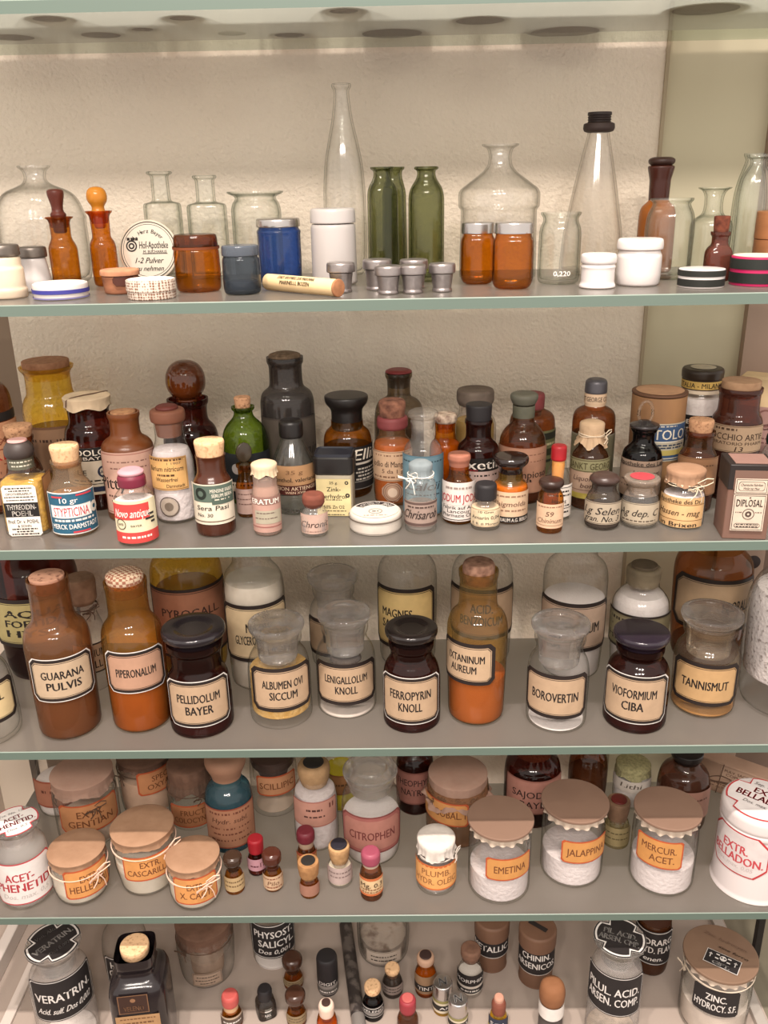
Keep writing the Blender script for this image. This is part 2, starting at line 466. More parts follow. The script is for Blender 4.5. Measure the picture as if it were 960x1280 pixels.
    def string(s, hw, y, a=20, bow=1., mat=None, r=.0007, tails=(1., 1.3), name='string'):
        """twine tied round at row y with a bow at angle a"""
        mat = mat or TWINE; z = s.z(y); R = s.mt(hw, z) + r
        mb = MB()
        tube(mb, [(R * math.cos(t), R * math.sin(t), z + .0008 * math.sin(3 * t)) for t in np.linspace(0, 2 * math.pi, 41)[:-1]], r, mat, closed=True)
        tube(mb, [(R * 1.01 * math.cos(t), R * 1.01 * math.sin(t), z + .0018 + .0009 * math.sin(2 * t + 1)) for t in np.linspace(0, 2 * math.pi, 41)[:-1]], r, mat, closed=True)
        if bow:
            d = s.ang(a); e = np.array([-d[1], d[0]]); b = bow * .017
            def P(u, w, v): q = d * (R + .002 + w) + e * u; return (q[0], q[1], z + v)
            for sg in (-1, 1):
                tube(mb, [P(sg * b * math.sin(t) * .9, b * .35 * math.sin(t / 2 * 2) ** 2 + .001, b * (.55 * math.sin(t / 2) ** 2 * math.sin(t) + .3 * sg * math.sin(t / 2))) for t in np.linspace(0, math.pi, 6)] +
                     [P(sg * b * (1 - k) * .9 * .6, .001, -b * .25 * math.sin(k * math.pi)) for k in np.linspace(.1, 1, 5)], r, mat)
                tl = b * tails[0 if sg < 0 else 1]
                tube(mb, [P(sg * k * tl * .35 + .002 * math.sin(4 * k), .001 + .0015 * math.sin(3 * k), -tl * k * .8) for k in np.linspace(0, 1, 7)], r, mat)
        return mb.build(name, s.root)
    def stopper(s, prof, mat, name='stopper', cut=3, lab=None, sq=None):
        return s.solid(name, prof, mat, cut=cut, lab=lab, sq=sq)
# ---------------------------------------------------------------- the setting
def struct(name, mb, **k):
    o = mb.build(name, None, smooth=False); o['kind'] = 'structure'; return o
PLASTER = paint('#f0e3d1', .9, var=.3, scale=7, h2='#e5d5bf', bump=.7, bscale=190, bdist=.005, spec=.15, contrast=(.3, .8))
PLASTERG = paint('#cfc7ab', .9, var=.3, scale=5, h2='#c2bba4', bump=.06, bscale=60, spec=.15)
mb = MB(); box(mb, (-.572, .335, -.35), (.3895, .40, 2.1), PLASTER); struct('wall_back', mb)
mb = MB(); box(mb, (.3895, .350, -.35), (.543, .41, 2.1), PLASTERG); struct('wall_right', mb)
mb = MB(); box(mb, (.387, .3315, -.35), (.392, .351, 2.1), paint('#a8997f', .7)); struct('trim_1', mb)
mb = MB(); box(mb, (.543, .335, -.35), (.622, .41, 2.1), paint('#a8907f', .6, var=.3, scale=9)); struct('trim_2', mb)
mb = MB(); box(mb, (.622, .38, -.35), (.90, .43, 2.1), paint('#6b584c', .7, var=.3, scale=6)); struct('wall_1', mb)
mb = MB(); box(mb, (-.645, .350, -.35), (-.572, .41, 2.1), paint('#8d7966', .6, var=.3, scale=9)); struct('trim_3', mb)
mb = MB(); box(mb, (-1.1, .42, -.35), (-.645, .47, 2.1), paint('#cdbfae', .8)); struct('wall_2', mb)
mb = MB(); box(mb, (-.82, -.25, -.35), (-.78, .42, .62), paint('#cbbdb0', .8, var=.2, scale=20)); struct('wall_left', mb)
mb = MB(); box(mb, (-2.5, -3.2, -.50), (2.5, .5, -.45), paint('#6f6257', .7, var=.3, scale=3)); struct('floor_2', mb)
mb = MB(); box(mb, (-.83, -.06, 1.96), (.90, .47, 2.0), paint('#d8cfc2', .8)); struct('light_blocker', mb)  # unseen board added above to keep the spots off the back wall
FLOORM = paint('#a89a90', .55, var=.25, scale=900, h2='#8b7e76', spec=.3)
mb = MB(); box(mb, (-.78, -.12, -.03), (.62, .335, 0), FLOORM); struct('floor', mb)
mb = MB(); box(mb, (.62, -.12, -.03), (.86, .38, 0), paint('#77705f', .8, var=.2, scale=30)); struct('floor_1', mb)
# glass shelves: frosted on top, clear underneath, polished green edges
def frosted():
    m, nt, out = newmat('shelf_frosted_top')
    df = nt.nodes.new('ShaderNodeBsdfDiffuse'); df.inputs[0].default_value = (.19, .17, .16, 1)
    tl = nt.nodes.new('ShaderNodeBsdfTranslucent'); tl.inputs[0].default_value = (.90, .88, .84, 1)
    tr = nt.nodes.new('ShaderNodeBsdfTransparent'); tr.inputs[0].default_value = (.9, .92, .9, 1)
    gl = nt.nodes.new('ShaderNodeBsdfGlossy'); gl.inputs['Roughness'].default_value = .22
    def mix(f, a, b):
        n = nt.nodes.new('ShaderNodeMixShader')
        if isinstance(f, float): n.inputs[0].default_value = f
        else: nt.links.new(f, n.inputs[0])
        nt.links.new(a, n.inputs[1]); nt.links.new(b, n.inputs[2]); return n.outputs[0]
    a = mix(.52, df.outputs[0], tl.outputs[0]); a = mix(.14, a, tr.outputs[0])
    lw = nt.nodes.new('ShaderNodeLayerWeight'); lw.inputs[0].default_value = .5
    f = math_node(nt, 'ADD', math_node(nt, 'MULTIPLY', math_node(nt, 'POWER', lw.outputs['Facing'], 3.5), .6), .03)
    nt.links.new(mix(f, a, gl.outputs[0]), out.inputs[0]); return m
def edge():
    m, nt, out = newmat('shelf_green_edge')
    b = nt.nodes.new('ShaderNodeBsdfPrincipled'); b.inputs['Base Color'].default_value = lin('#606f66'); b.inputs['Roughness'].default_value = .3
    nt.links.new(b.outputs[0], out.inputs[0]); return m
FROST, EDGE, UNDER = frosted(), edge(), glass('shelf_underside', (.93, .96, .93), (.75, .84, .77), .03, (.6, .62, .58), p=3.)
SEDGE = paint('#7f8c82', .35)  # highlight along the front bevel painted in as a paler tone
names = dict(A='topmost glass shelf at the very top, seen from below with jars standing on it', B='second glass shelf from the top carrying clear bottles, pewter cups and tins',
             C='middle glass shelf carrying many small labelled medicine bottles', D='glass shelf carrying black framed apothecary bottles with stoppers',
             E='lowest glass shelf carrying paper capped jars and a white canister')
for s in 'ABCDE':
    z = SHELF[s]; t = .0127; x0, x1, y0, y1 = -.65, .617, 0., .302; e = .0010
    mb = MB()
    mb.add([(x0, y0 + e, z), (x1, y0 + e, z), (x1, y1, z), (x0, y1, z)], [(0, 1, 2, 3)], FROST)
    mb.add([(x0, y0 + e, z), (x1, y0 + e, z), (x1, y0, z - e), (x0, y0, z - e)], [(3, 2, 1, 0)], SEDGE)
    mb.add([(x0, y0, z - t), (x1, y0, z - t), (x1, y1, z - t), (x0, y1, z - t)], [(3, 2, 1, 0)], UNDER)
    mb.add([(x0, y0, z - e), (x1, y0, z - e), (x1, y0, z - t), (x0, y0, z - t)], [(3, 2, 1, 0)], EDGE)
    mb.add([(x1, y0, z), (x1, y1, z), (x1, y1, z - t), (x1, y0, z - t)], [(3, 2, 1, 0)], EDGE)
    mb.add([(x0, y0, z), (x0, y1, z), (x0, y1, z - t), (x0, y0, z - t)], [(0, 1, 2, 3)], EDGE)
    mb.add([(x0, y1, z), (x1, y1, z), (x1, y1, z - t), (x0, y1, z - t)], [(0, 1, 2, 3)], UNDER)
    o = mb.build('glass_shelf', None, smooth=False); tagged(o, names[s], 'shelf', 'glass shelves of the cabinet')
# uprights and bracket arms that carry the shelves
def arm_set(x, sx, label, colr, py=.315, top=1.55, bays='BCDE'):
    r = bpy.data.objects.new('shelf_upright', None); COL.objects.link(r); r.location = (x, py, 0); tagged(r, label, 'shelf post', 'uprights carrying the shelves')
    mb = MB(); box(mb, (-.006, -.006, 0), (.006, .006, top), colr, .002); mb.build('post', r, smooth=False)
    for s in bays:
        mb = MB(); z = SHELF[s] - .0127
        box(mb, (-.007 if sx < 0 else -.004, -py + .015, z - .018), (.004 if sx < 0 else .007, -.006, z), colr, .002); mb.build('bracket_arm', r, smooth=False)
    return r
arm_set(-.652, -1, 'grey steel upright with bracket arms at the left end of the shelves', paint('#6e6862', .35, metal=.7))
arm_set(.624, 1, 'black strip for a dark gap under the lowest shelf, right of the skull marked jar', paint('#1d1917', .5), .152, SHELF['E'] - .0127, 'E')  # dark gap at this end built as a black post, arm added
mb = MB(); box(mb, (-.725, .02, 0), (-.705, .30, .035), paint('#d3cac4', .4), .004); tagged(mb.build('side_rail', None, smooth=False), 'pale rail along the left side of the cabinet floor', 'rail')
mb = MB(); box(mb, (-.668, -.03, 0), (-.650, .30, .006), paint('#c9beb6', .5), .002); tagged(mb.build('edge_strip', None, smooth=False), 'flat light strip on the cabinet floor beside the white labelled stoppered jar', 'strip')
mb = MB(); box(mb, (.594, -.05, 0), (.612, .30, .012), paint('#b7b0a8', .4, metal=.3), .002); tagged(mb.build('side_rail', None, smooth=False), 'grey rail on the cabinet floor right of the skull marked jar', 'rail')
mb = MB(); lathe(mb, rounded([(0, -.004), (.011, -.004), (.012, 0), (0, .001)], .001), paint('#2b1d19', .5), 24)
o = mb.build('hole_plug', None); o.matrix_world = Matrix.Translation(on_depth(942, 703, .3335)) @ Matrix.Rotation(math.pi / 2, 4, 'X'); tagged(o, 'dark round plug in the grey post above the big white granule jar', 'plug')
# jars on the topmost shelf, of which only the undersides show
def upper(cx, cy, hw, d, mat, label, h=.2):
    p = on_plane(cx, cy, SHELF['A']); r = bpy.data.objects.new('storage_jar', None); COL.objects.link(r); r.location = (p[0], p[1], SHELF['A'])
    tagged(r, label, 'jar', 'jars on the topmost shelf')
    R = hw * 1.12 * proj(p)[2] / F_PX
    mb = MB(); lathe(mb, rounded([(0, 0), (R, 0), (R, h * .62), (R * .55, h * .75), (R * .5, h * .9), (R * .58, h), (R * .45, h), (R * .42, h * .8)], .012), mat, 40); mb.build('bottle_body', r)
    mb = MB(); lathe(mb, rounded([(0, h * .85), (R * .4, h * .85), (R * .47, h * 1.06), (0, h * 1.08)], .004), CORK, 32); mb.build('stopper', r)
upper(15, 47, 34, 0, SMOKE, 'jar foot seen through the topmost shelf at the far left corner')
upper(126, 44, 32, 0, SMOKE, 'jar foot seen through the topmost shelf above the gold ball stopper bottle')
upper(62, 24, 30, 0, SMOKE, 'jar foot near the front edge of the topmost shelf, left of the frame')
upper(178, 37, 22, 0, SMOKE, 'smaller jar foot on the topmost shelf above the paired clear bottles')
upper(228, 23, 26, 0, SMOKE, 'jar foot at the topmost shelf front above the wide lipped clear jar')
upper(290, 42, 26, 0, CLEARG, 'pale clear jar foot on the topmost shelf above the blue jar')
upper(362, 44, 27, 0, SMOKE, 'smoky jar foot on the topmost shelf left of the tall thin bottle')
upper(430, 14, 28, 0, SMOKE, 'dark jar foot at the topmost shelf front above the tall thin bottle')
upper(490, 42, 44, 0, SMOKE, 'broad jar foot on the topmost shelf above the green bottles')
upper(600, 26, 38, 0, SMOKE, 'jar foot on the topmost shelf above the broad shouldered clear jar')
upper(706, 40, 48, 0, SMOKE, 'broad dark jar foot on the topmost shelf above the conical flask')
upper(882, 12, 48, 0, SMOKE, 'jar foot on the topmost shelf near the right frame edge')
# ---------------------------------------------------------------- shelf B: empty glassware, porcelain, pewter
t = T('B', -37, 367, 39, 'glass_bottle', 'large clear round bottle cut off by the left frame edge on the second shelf', 'bottle')
t.body([(40, None), (43, 300), (40, 255), (26, 228), (14, 215), (12, 195), (18, 190)], CLEAR, cut=22, thick=True)
t = T('B', 64, 359, 50, 'glass_bottle', 'big clear barrel shaped bottle with a short neck, left on the second shelf', 'bottle')
t.body([(50, None), (54, 330), (53.5, 276), (55, 273), (54, 270), (49, 252), (40, 240), (17, 231), (12.5, 224), (14, 214), (20, 209.5), (19.5, 207.5)], CLEAR, cut=9, thick=True)
t = T('B', 86, 362, 17, 'glass_bottle', 'slim amber bottle with a dark wooden flared stopper, left on the second shelf', 'bottle')
t.body([(17, None), (17.5, 310), (15, 304), (12, 298), (12.5, 276), (17, 273), (17.5, 271.5)], AMBER, cut=4)
t.stopper([(8, 292), (9, 272), (10, 268), (7, 265), (7, 258), (10.5, 243), (10, 238), (5, 236.5)], paint('#5c2619', .4, var=.5, scale=90))
t = T('B', 135, 359, 16, 'glass_bottle', 'slim amber bottle with a golden ball stopper behind the bark box', 'bottle')
t.body([(15, None), (16, 340), (16, 308), (14, 301), (11, 297), (12, 270), (16, 266), (16.5, 264)], AMBER2, cut=4)
t.stopper([(7, 286), (8.5, 264), (7.5, 261), (8, 257.5), (12, 252), (12.8, 246), (11.5, 239), (8, 235), (3, 233.5)], paint('#c9822a', .2, var=.3, scale=60, h2='#a05f15'), cut=5)
t = T('B', 12, 375, 24, 'porcelain_jar', 'beige ribbed porcelain jar with grey lid at the left end of the second shelf', 'jar')
t.solid('jar_body', [(23, None), (24, 362), (22.5, 359), (22.5, 336), (20.5, 333), (20.5, 321)], paint('#d9c6ae', .4, var=.3, scale=30), keep=True)
t.solid('lid', [(20, 321), (21.5, 319), (21.5, 309), (20, 306)], METALD)
t = T('B', 48, 366, 17, 'porcelain_jar', 'white tapering porcelain jar with brown metal lid beside the beige jar', 'jar')
t.solid('jar_body', [(17, None), (18.5, 350), (15, 324), (14, 322)], PORC, keep=True)
t.solid('lid', [(17, 322), (17.5, 320), (17.2, 311), (16, 308.5)], METALD)
t = T('B', 78, 376, 33, 'tin', 'flat white tin with blue stripes at the shelf front on the left', 'tin')
t.solid('tin_body', [(32, None), (33, 374), (33, 363), (32, 362)], PORC, keep=True)
t.solid('lid', [(33.2, 361.5), (33.5, 361), (33.2, 354.5), (32.5, 353.5)], PORC)
t.label(363.5, 368.5, -179, 179, [('#3b3a8c', 0, 0)], r=33.6, name='blue_stripe', lab='dark blue stripe')
t.label(373.2, 375.4, -179, 179, [('#77739c', 0, 0)], r=33.2, name='lower_stripe')
t.solid('lid_top', [(30, 353.4), (30.2, 353.1)], paint('#efe6da', .35), cut=0)
t = T('B', 153, 369, 22, 'box', 'small round brown bark box in front of the standing cream box', 'box')
t.solid('box_body', [(20.5, None), (21.5, 355), (22.5, 344)], paint('#a06a4c', .8, var=.9, scale=40, h2='#6a3c2b', bump=.5, stretch=(1, 1, 3)), keep=True)
t.solid('lid', [(24, 344), (24.3, 343), (24, 336.5)], paint('#b98463', .8, var=.7, scale=50, h2='#7d4e38', bump=.4))
t.label(345, 358, -25, 45, [('#4b2317', 0, 4)], name='bark_knot', lab='dark ragged bark patch')
t = T('B', 191, 376, 30.5, 'box', 'round white box printed with a fine brown dot pattern at the shelf front', 'box')
def dotted():
    m, nt, out = newmat('dot_print'); b = nt.nodes.new('ShaderNodeBsdfPrincipled'); b.inputs['Roughness'].default_value = .7
    v = nt.nodes.new('ShaderNodeTexVoronoi'); v.inputs['Scale'].default_value = 330; v.inputs['Randomness'].default_value = .25
    tc = nt.nodes.new('ShaderNodeTexCoord'); nt.links.new(tc.outputs['Object'], v.inputs['Vector'])
    r = nt.nodes.new('ShaderNodeValToRGB'); r.color_ramp.elements[0].position = .36; r.color_ramp.elements[0].color = lin('#7d5a48'); r.color_ramp.elements[1].position = .52; r.color_ramp.elements[1].color = lin('#cdbfb0')
    nt.links.new(v.outputs['Distance'], r.inputs[0]); nt.links.new(r.outputs[0], b.inputs['Base Color']); nt.links.new(b.outputs[0], out.inputs[0]); return m
DOT = dotted()
t.solid('box_body', [(29.5, None), (29.8, 362)], DOT, keep=True, cut=.6)
t.solid('lid', [(30.5, 363), (30.8, 362), (30.5, 349)], DOT, cut=.6)
t.solid('lid_top', [(28.5, 348.9), (28.6, 348.6)], paint('#e9dfd2', .7, var=.3, scale=60), cut=0)
# the box lid standing on edge
t = T('B', 190, 354, 20, 'box', 'round cream pharmacy box standing on edge with a printed lid', 'box')
Rr = .0405; tilt = math.radians(12)
cen = Vector((0, 0, Rr)); d2 = t.ang(-16); nrm = Vector((d2[0] * math.cos(tilt), d2[1] * math.cos(tilt), math.sin(tilt)))
rm = nrm.to_track_quat('Z', 'Y').to_matrix()
def stand(mb):
    mb.v = [tuple(cen + rm @ Vector(v)) for v in mb.v]
CREAM = paint('#e4d8c5', .75, var=.3, scale=50)
mb = MB(); lathe(mb, rounded([(0, -.016), (Rr * .96, -.016), (Rr * .96, -.006), (Rr * .96, -.0055)], .001), CREAM, 56); stand(mb); mb.build('box_body', t.root)
mb = MB(); lathe(mb, rounded([(Rr * .97, -.011), (Rr, -.011), (Rr, 0), (0, 0)], .0015), CREAM, 56); stand(mb); mb.build('lid', t.root)
mb = MB(); RL = Rr * .93
mb.add([(0, 0, .0002)] + [(RL * math.cos(a), RL * math.sin(a), .0002) for a in np.linspace(0, 2 * math.pi, 49)[:-1]], [(0, 1 + i, 1 + (i + 1) % 48) for i in range(48)], paint('#e9dfcf', .7))
for f0, f1 in ((.97, 1.), (.9, .915)):
    vs = [(RL * f * math.cos(a), RL * f * math.sin(a), .0004) for a in np.linspace(0, 2 * math.pi, 49)[:-1] for f in (f0, f1)]
    mb.add(vs, [(2 * i, 2 * i + 1, (2 * i + 3) % 96, (2 * i + 2) % 96) for i in range(48)], paint(INK, .7))
def on_lid(s, v, h, wf, u=0, shr=0):
    T._line(t, mb, (s, .5 + v, h, '#2c2622', wf, shr, u), 2 * RL, 2 * RL, lambda a, b: (a, b - RL, .0006), None)
for k, ch in enumerate('J. Herz Bayer'):                                     # arched heading
    if ch == ' ': continue
    a = math.radians(140 - k * 8.2); vs, fs, wd = text2d(ch, .004)
    q = RL * .2
    mb.add([(RL * .68 * math.cos(a) + (x * math.sin(a) + y * math.cos(a)) * q, RL * .68 * math.sin(a) + (-x * math.cos(a) + y * math.sin(a)) * q, .0006) for x, y in vs], fs, paint('#2c2622', .7))
on_lid('Hof-Apotheke', .1, .13, .52, .1); on_lid('M. EUCHARIUS', -.02, .05, .42, .12); on_lid('-', -.055, .012, .45, .12)
on_lid('1-2 Pulver', -.17, .1, .5, .02, .35); on_lid('zu nehmen', -.31, .09, .5, .02, .35)
on_lid('o', .08, .2, .25, -.3); on_lid('o', .08, .11, .5, -.3); on_lid('~', .2, .05, .2, -.28)
stand(mb); mb.build('label', t.root)
t = T('B', 250, 367, 28, 'glass_jar', 'amber glass jar with an amber screw lid right of the standing cream box', 'jar')
t.body([(27, None), (28.5, 340), (28, 312), (25, 309), (25, 304)], AMBER2, cut=5, neck=False)
t.solid('lid', [(27, 309.5), (27.5, 308), (27, 297), (25.5, 293)], glass('lid_amber', (.45, .18, .04), (.1, .03, .01), .10, (.3, .1, .03)))
t.label(310, 313.5, -179, 179, [('#6d3410', 0, 0)], r=28.4, name='shoulder_ring')
t = T('B', 304, 370, 23, 'glass_jar', 'dark slate blue glass jar with lid beside the amber screw jar', 'jar')
t.body([(22.5, None), (23.5, 350), (23, 324), (21, 321), (21, 317)], SLATE, cut=5, neck=False)
t.fill(352, paint('#5a6168', .8, var=.6, scale=60), .85)
t.solid('lid', [(22.8, 320), (23.2, 318), (23, 309), (22, 306.5)], glass('lid_slate', (.3, .34, .4), (.05, .07, .1), .35, (.2, .23, .28)))
t = T('B', 352, 357, 26, 'glass_jar', 'cobalt blue panelled jar with a grey metal lid', 'jar')
t.body([(26, None), (27, 320), (27, 293), (28, 289), (25, 286), (25, 283)], BLUE, cut=3, neck=False, n=10)
t.solid('lid', [(27, 284), (27.5, 282.5), (27.3, 275), (26, 273)], METAL)
# the paper roll lying on the shelf
p0, p1 = on_plane(328, 364, ZO), on_plane(414, 372.5, ZO)
rr = .0102; d = p1 - p0; L = np.linalg.norm(d); d /= L; side = np.array([d[1], -d[0], 0])
r = bpy.data.objects.new('paper_tube', None); COL.objects.link(r); r.location = (p0[0] - side[0] * rr, p0[1] - side[1] * rr, ZO)
tagged(r, 'cream paper tube with printed pharmacy name lying at the shelf front', 'tube')
def lay(mb): mb.v = [tuple(np.array([0, 0, rr]) + d * v[2] + side * v[0] + np.array([0, 0, 1]) * v[1]) for v in mb.v]
mb = MB(); lathe(mb, rounded([(0, 0), (rr * .96, 0), (rr * .96, L), (0, L)], .0006), paint('#e3c698', .7, var=.4, scale=40, h2='#d0ac78'), 32)
for k, (s, w) in enumerate((('STADT APOTHEKE ZUR MADONNA', .062), ('MARINELLI, BOZEN', .05))):
    vs, fs, wd = text2d(s, .02)
    for q in [0]:
        kx = w / wd; ky = .0062
        a0 = math.radians(52 - k * 36)
        mb.add([((rr + .0002) * math.cos(a0 + y * ky / rr), (rr + .0002) * math.sin(a0 + y * ky / rr), L * .48 + x * kx) for x, y in vs], fs, paint('#3a2c1e', .7))
lay(mb); mb.build('paper_wrap', r)
mb = MB(); lathe(mb, rounded([(0, L), (rr, L), (rr, L + .003), (0, L + .0035)], .001), paint('#a7714d', .8, var=.6, scale=150), 32); lay(mb); mb.build('end_cap', r)
t = T('B', 419, 358, 28, 'porcelain_jar', 'tall white porcelain jar with a white lid standing behind the pewter cups', 'jar')
t.solid('jar_body', [(26, None), (28, 352), (28, 284), (27, 280)], PORC, keep=True)
t.solid('lid', [(28, 279), (28.4, 277), (28.2, 264), (27, 260.5)], PORC)
t = T('B', 434, 347, 24, 'glass_bottle', 'very tall slender clear bottle with sloping shoulders behind the white porcelain jar', 'bottle')
t.body([(24, None), (26.5, 300), (26.5, 240), (24, 205), (19.5, 180), (13, 150), (10, 125), (9.5, 113), (12, 110), (12.5, 107), (11.5, 105)], CLEAR, cut=12, thick=True)
cup = [(427, 367, 13.5, 341, 326, 'leftmost pewter measuring cup with lid, beside the white porcelain jar'), (472, 364, 14, 337, 322, 'pewter cup with lid standing behind, in front of the green bottle pair'),
       (485.5, 369, 13, 345, 330, 'front pewter cup in the middle of the five right hand cups'), (517.5, 362.5, 13.5, 337, 322, 'pewter cup mostly hidden at the rear of the right hand cups'),
       (516, 368, 12.5, 343.5, 329, 'front pewter cup below the dark single green bottle'), (552.5, 366, 12.5, 342, 327, 'rightmost pewter cup with lid, beside the twin amber jars')]
for cx, yb, hw, yl, yt, lab in cup:
    t = T('B', cx, yb, hw, 'pewter_cup', lab, 'cup', 'pewter cups')
    t.solid('cup_body', [(hw, None), (hw, yb - 4.5), (hw - 1, yb - 6), (hw + 1, yl + 3), (hw + 1.5, yl)], PEWTER, cut=1, keep=True)
    t.solid('lid', [(hw + 4, yl - .5), (hw + 4.4, yl - 2), (hw + 4.2, yt + 4), (hw + 3, yt + 2.2)], PEWTER, cut=1.2)
t = T('B', 480, 352, 17, 'glass_bottle', 'olive green panelled bottle in front of the left green pair', 'bottle', 'olive green bottles')
t.body([(17, None), (17.5, 330), (17.5, 243), (16, 234), (10.5, 224), (9.5, 214), (13.5, 212), (13.5, 209)], GREEN, cut=6, sq=3.5, rot=20, thick=True)
t = T('B', 494, 345, 15, 'glass_bottle', 'olive green bottle standing behind, partly hidden in the left green pair', 'bottle', 'olive green bottles')
t.body([(14, None), (14.5, 330), (14, 240), (11, 228), (9.5, 222), (9.5, 214), (12.5, 212), (12.5, 209)], GREEN, cut=6, sq=3.5, rot=12, thick=True)
t = T('B', 533, 354, 21, 'glass_bottle', 'single round olive green bottle with a chipped lip right of the green pair', 'bottle', 'olive green bottles')
t.body([(21, None), (22, 335), (22.5, 246), (20, 235), (12, 223), (11, 214), (15, 212), (15.5, 210), (14, 208.5)], GREEN, cut=9, thick=True)
t = T('B', 212, 350, 22, 'glass_bottle', 'left one of two clear square shouldered bottles', 'bottle', 'clear square shouldered bottles')
t.body([(22, None), (22.5, 258), (21.5, 254.5), (11, 252), (10.5, 220), (15, 218), (15.5, 216), (14, 214.5)], CLEARG, cut=3, sq=4, asp=.9, rot=8, thick=True)
t = T('B', 266, 349, 23.5, 'glass_bottle', 'right one of two clear square shouldered bottles', 'bottle', 'clear square shouldered bottles')
t.body([(23.5, None), (24, 259), (22.5, 255.5), (11.5, 253), (11.5, 225), (14.5, 223), (15, 221), (13.5, 219.5)], CLEARG, cut=3, sq=4, asp=.9, rot=-6, thick=True)
t = T('B', 326, 351, 30, 'glass_jar', 'clear jar with a very wide flat lip behind the blue jar', 'jar')
t.body([(30, None), (30.5, 300), (31, 262), (29, 254), (25, 249), (26, 245.5), (35, 242), (35, 239.5)], CLEARG, cut=6, thick=True)
t = T('B', 621, 352, 46, 'glass_bottle', 'broad clear bottle with a collared shoulder and slim neck behind the twin amber jars', 'bottle')
t.body([(45, None), (47.5, 345), (47, 262), (50.5, 259), (51, 242), (48.5, 236.5), (22, 216), (15.5, 208), (13.5, 196), (16, 186), (23, 182.5), (23, 180.5)], CLEAR, cut=3, thick=True)
for cx, yb, hw, sgn, lab in ((596, 357, 21, 8, 'left one of the twin amber jars with shiny metal lids'), (640, 363, 25, -6, 'right, nearer one of the twin amber jars with shiny metal lids')):
    t = T('B', cx, yb, hw - 3, 'glass_jar', lab, 'jar', 'twin amber jars with metal lids')
    k = yb - 357
    t.body([(hw - 4, None), (hw, yb - 12), (hw, 299 + k * .25), (hw - 3, 294 + k * .25), (hw - 3, 290)], AMBER2, cut=6, neck=False, sq=3, rot=sgn)
    t.solid('lid', [(hw - .5, 292), (hw - .3, 291), (hw - .5, 280), (hw - 1, 278.2)], METAL, cut=.8)
t = T('B', 697, 357, 24, 'glass_jar', 'small clear open jar with a wavy rim right of the twin amber jars', 'jar')
t.body([(24, None), (26, 345), (26, 292), (25, 284), (21.5, 277), (22, 272), (25, 268), (25, 265.5)], CLEARG, cut=6, thick=True)
t.label(339, 346, -15, 35, [], [('0,220', .5, .9, '#f2efe8', .9)], name='engraving')
t = T('B', 737, 345, 37, 'conical_flask', 'tall clear conical flask with a dark threaded collar', 'flask')
t.body([(36, None), (39, 335), (36, 290), (26, 230), (19, 195), (13.5, 168), (12, 155), (12, 146)], CLOUDY, cut=6, thick=True)
mb = MB(); t.solid('collar', [(14, 166), (18, 164.5), (19.5, 161), (19, 155), (15, 153.5)], paint('#3a2c28', .6, var=.4, scale=80), cut=1)
t.solid('thread', [(13, 154), (14.6, 153), (13.4, 151.5), (14.9, 150), (13.4, 148.5), (14.9, 147), (13.4, 145.5), (15, 144), (14.6, 140.5)], paint('#2f2523', .5), cut=.4)
t = T('B', 746, 362, 21.5, 'porcelain_jar', 'smaller white porcelain jar with a grooved neck, right of centre', 'jar')
t.solid('jar_body', [(22, None), (22.5, 357), (20.5, 353), (20.5, 336), (21.5, 333), (19, 329)], PORC, keep=True, cut=2)
t.solid('lid', [(20, 330), (22, 328), (22, 320), (20.5, 317)], PORC, cut=2.5)
t = T('B', 796, 359, 26, 'porcelain_jar', 'larger white porcelain jar with a smooth lid, right of centre', 'jar')
t.solid('jar_body', [(26, None), (27.3, 345), (27.5, 319), (25, 315), (25, 312)], PORC, keep=True, cut=3)
t.solid('lid', [(27.5, 312), (28.3, 310), (28.2, 302), (26.5, 298)], PORC, cut=3)
t = T('B', 815, 343, 22, 'glass_bottle', 'orange brown bottle with a dark brown capped neck behind the greenish clear jar', 'bottle')
t.body([(22, None), (22.5, 330), (22.5, 268), (20, 258), (12.5, 252), (12, 248)], paint('#97561f', .25, var=.4, scale=30, h2='#7f4318'), cut=7, neck=False)
t.solid('neck', [(12, 262), (12.5, 245), (13, 225), (16, 212), (16.5, 208.5), (14, 207)], paint('#3f1d15', .25))
t.stopper([(11, 208), (15.5, 205), (16.5, 202), (16, 199), (11, 196.5)], paint('#35201a', .4, var=.4, scale=90))
t = T('B', 831, 351, 26, 'glass_jar', 'greenish clear open jar with rolled rim standing before the orange brown bottle', 'jar')
t.body([(26, None), (29, 335), (30, 285), (28.5, 268), (23, 257), (23, 254), (26.5, 250.5), (26, 248)], CLEARG, cut=7, thick=True)
t = T('B', 882, 347, 24, 'glass_bottle', 'clear bottle with a thin flat lip behind the small dark red vial', 'bottle')
t.body([(24, None), (25, 300), (25.5, 281), (22, 274), (12.5, 268), (11, 258), (11.5, 245), (15, 238), (20, 236), (20, 234.5)], CLEARG, cut=4, thick=True)
t = T('B', 931, 347, 20, 'glass_bottle', 'tall clear round shouldered bottle near the right end of the second shelf', 'bottle', 'tall clear bottles at the right')
t.body([(20, None), (20.5, 320), (21.5, 245), (20, 225), (13, 211), (9.5, 205), (10.5, 199), (15, 197), (15, 193.5)], CLEARG, cut=10, thick=True)
t = T('B', 926, 341, 21, 'glass_bottle', 'taller clear bottle half hidden behind the round shouldered one at the right', 'bottle', 'tall clear bottles at the right')
t.body([(20, None), (21, 300), (20, 245), (17, 225), (12, 208), (10, 200), (13, 195), (13, 192)], CLEARG, cut=10, thick=True)
t = T('B', 894, 353, 15, 'glass_vial', 'small dark red brown corked vial standing right of the greenish jar', 'vial')
t.body([(14, None), (15.5, 345), (15.5, 316), (13, 310), (9, 306), (9, 296), (11, 294), (11, 290)], glass('redbrown', (.40, .13, .07), (.12, .03, .02), .18, (.35, .13, .09)), cut=4, sq=4, rot=15)
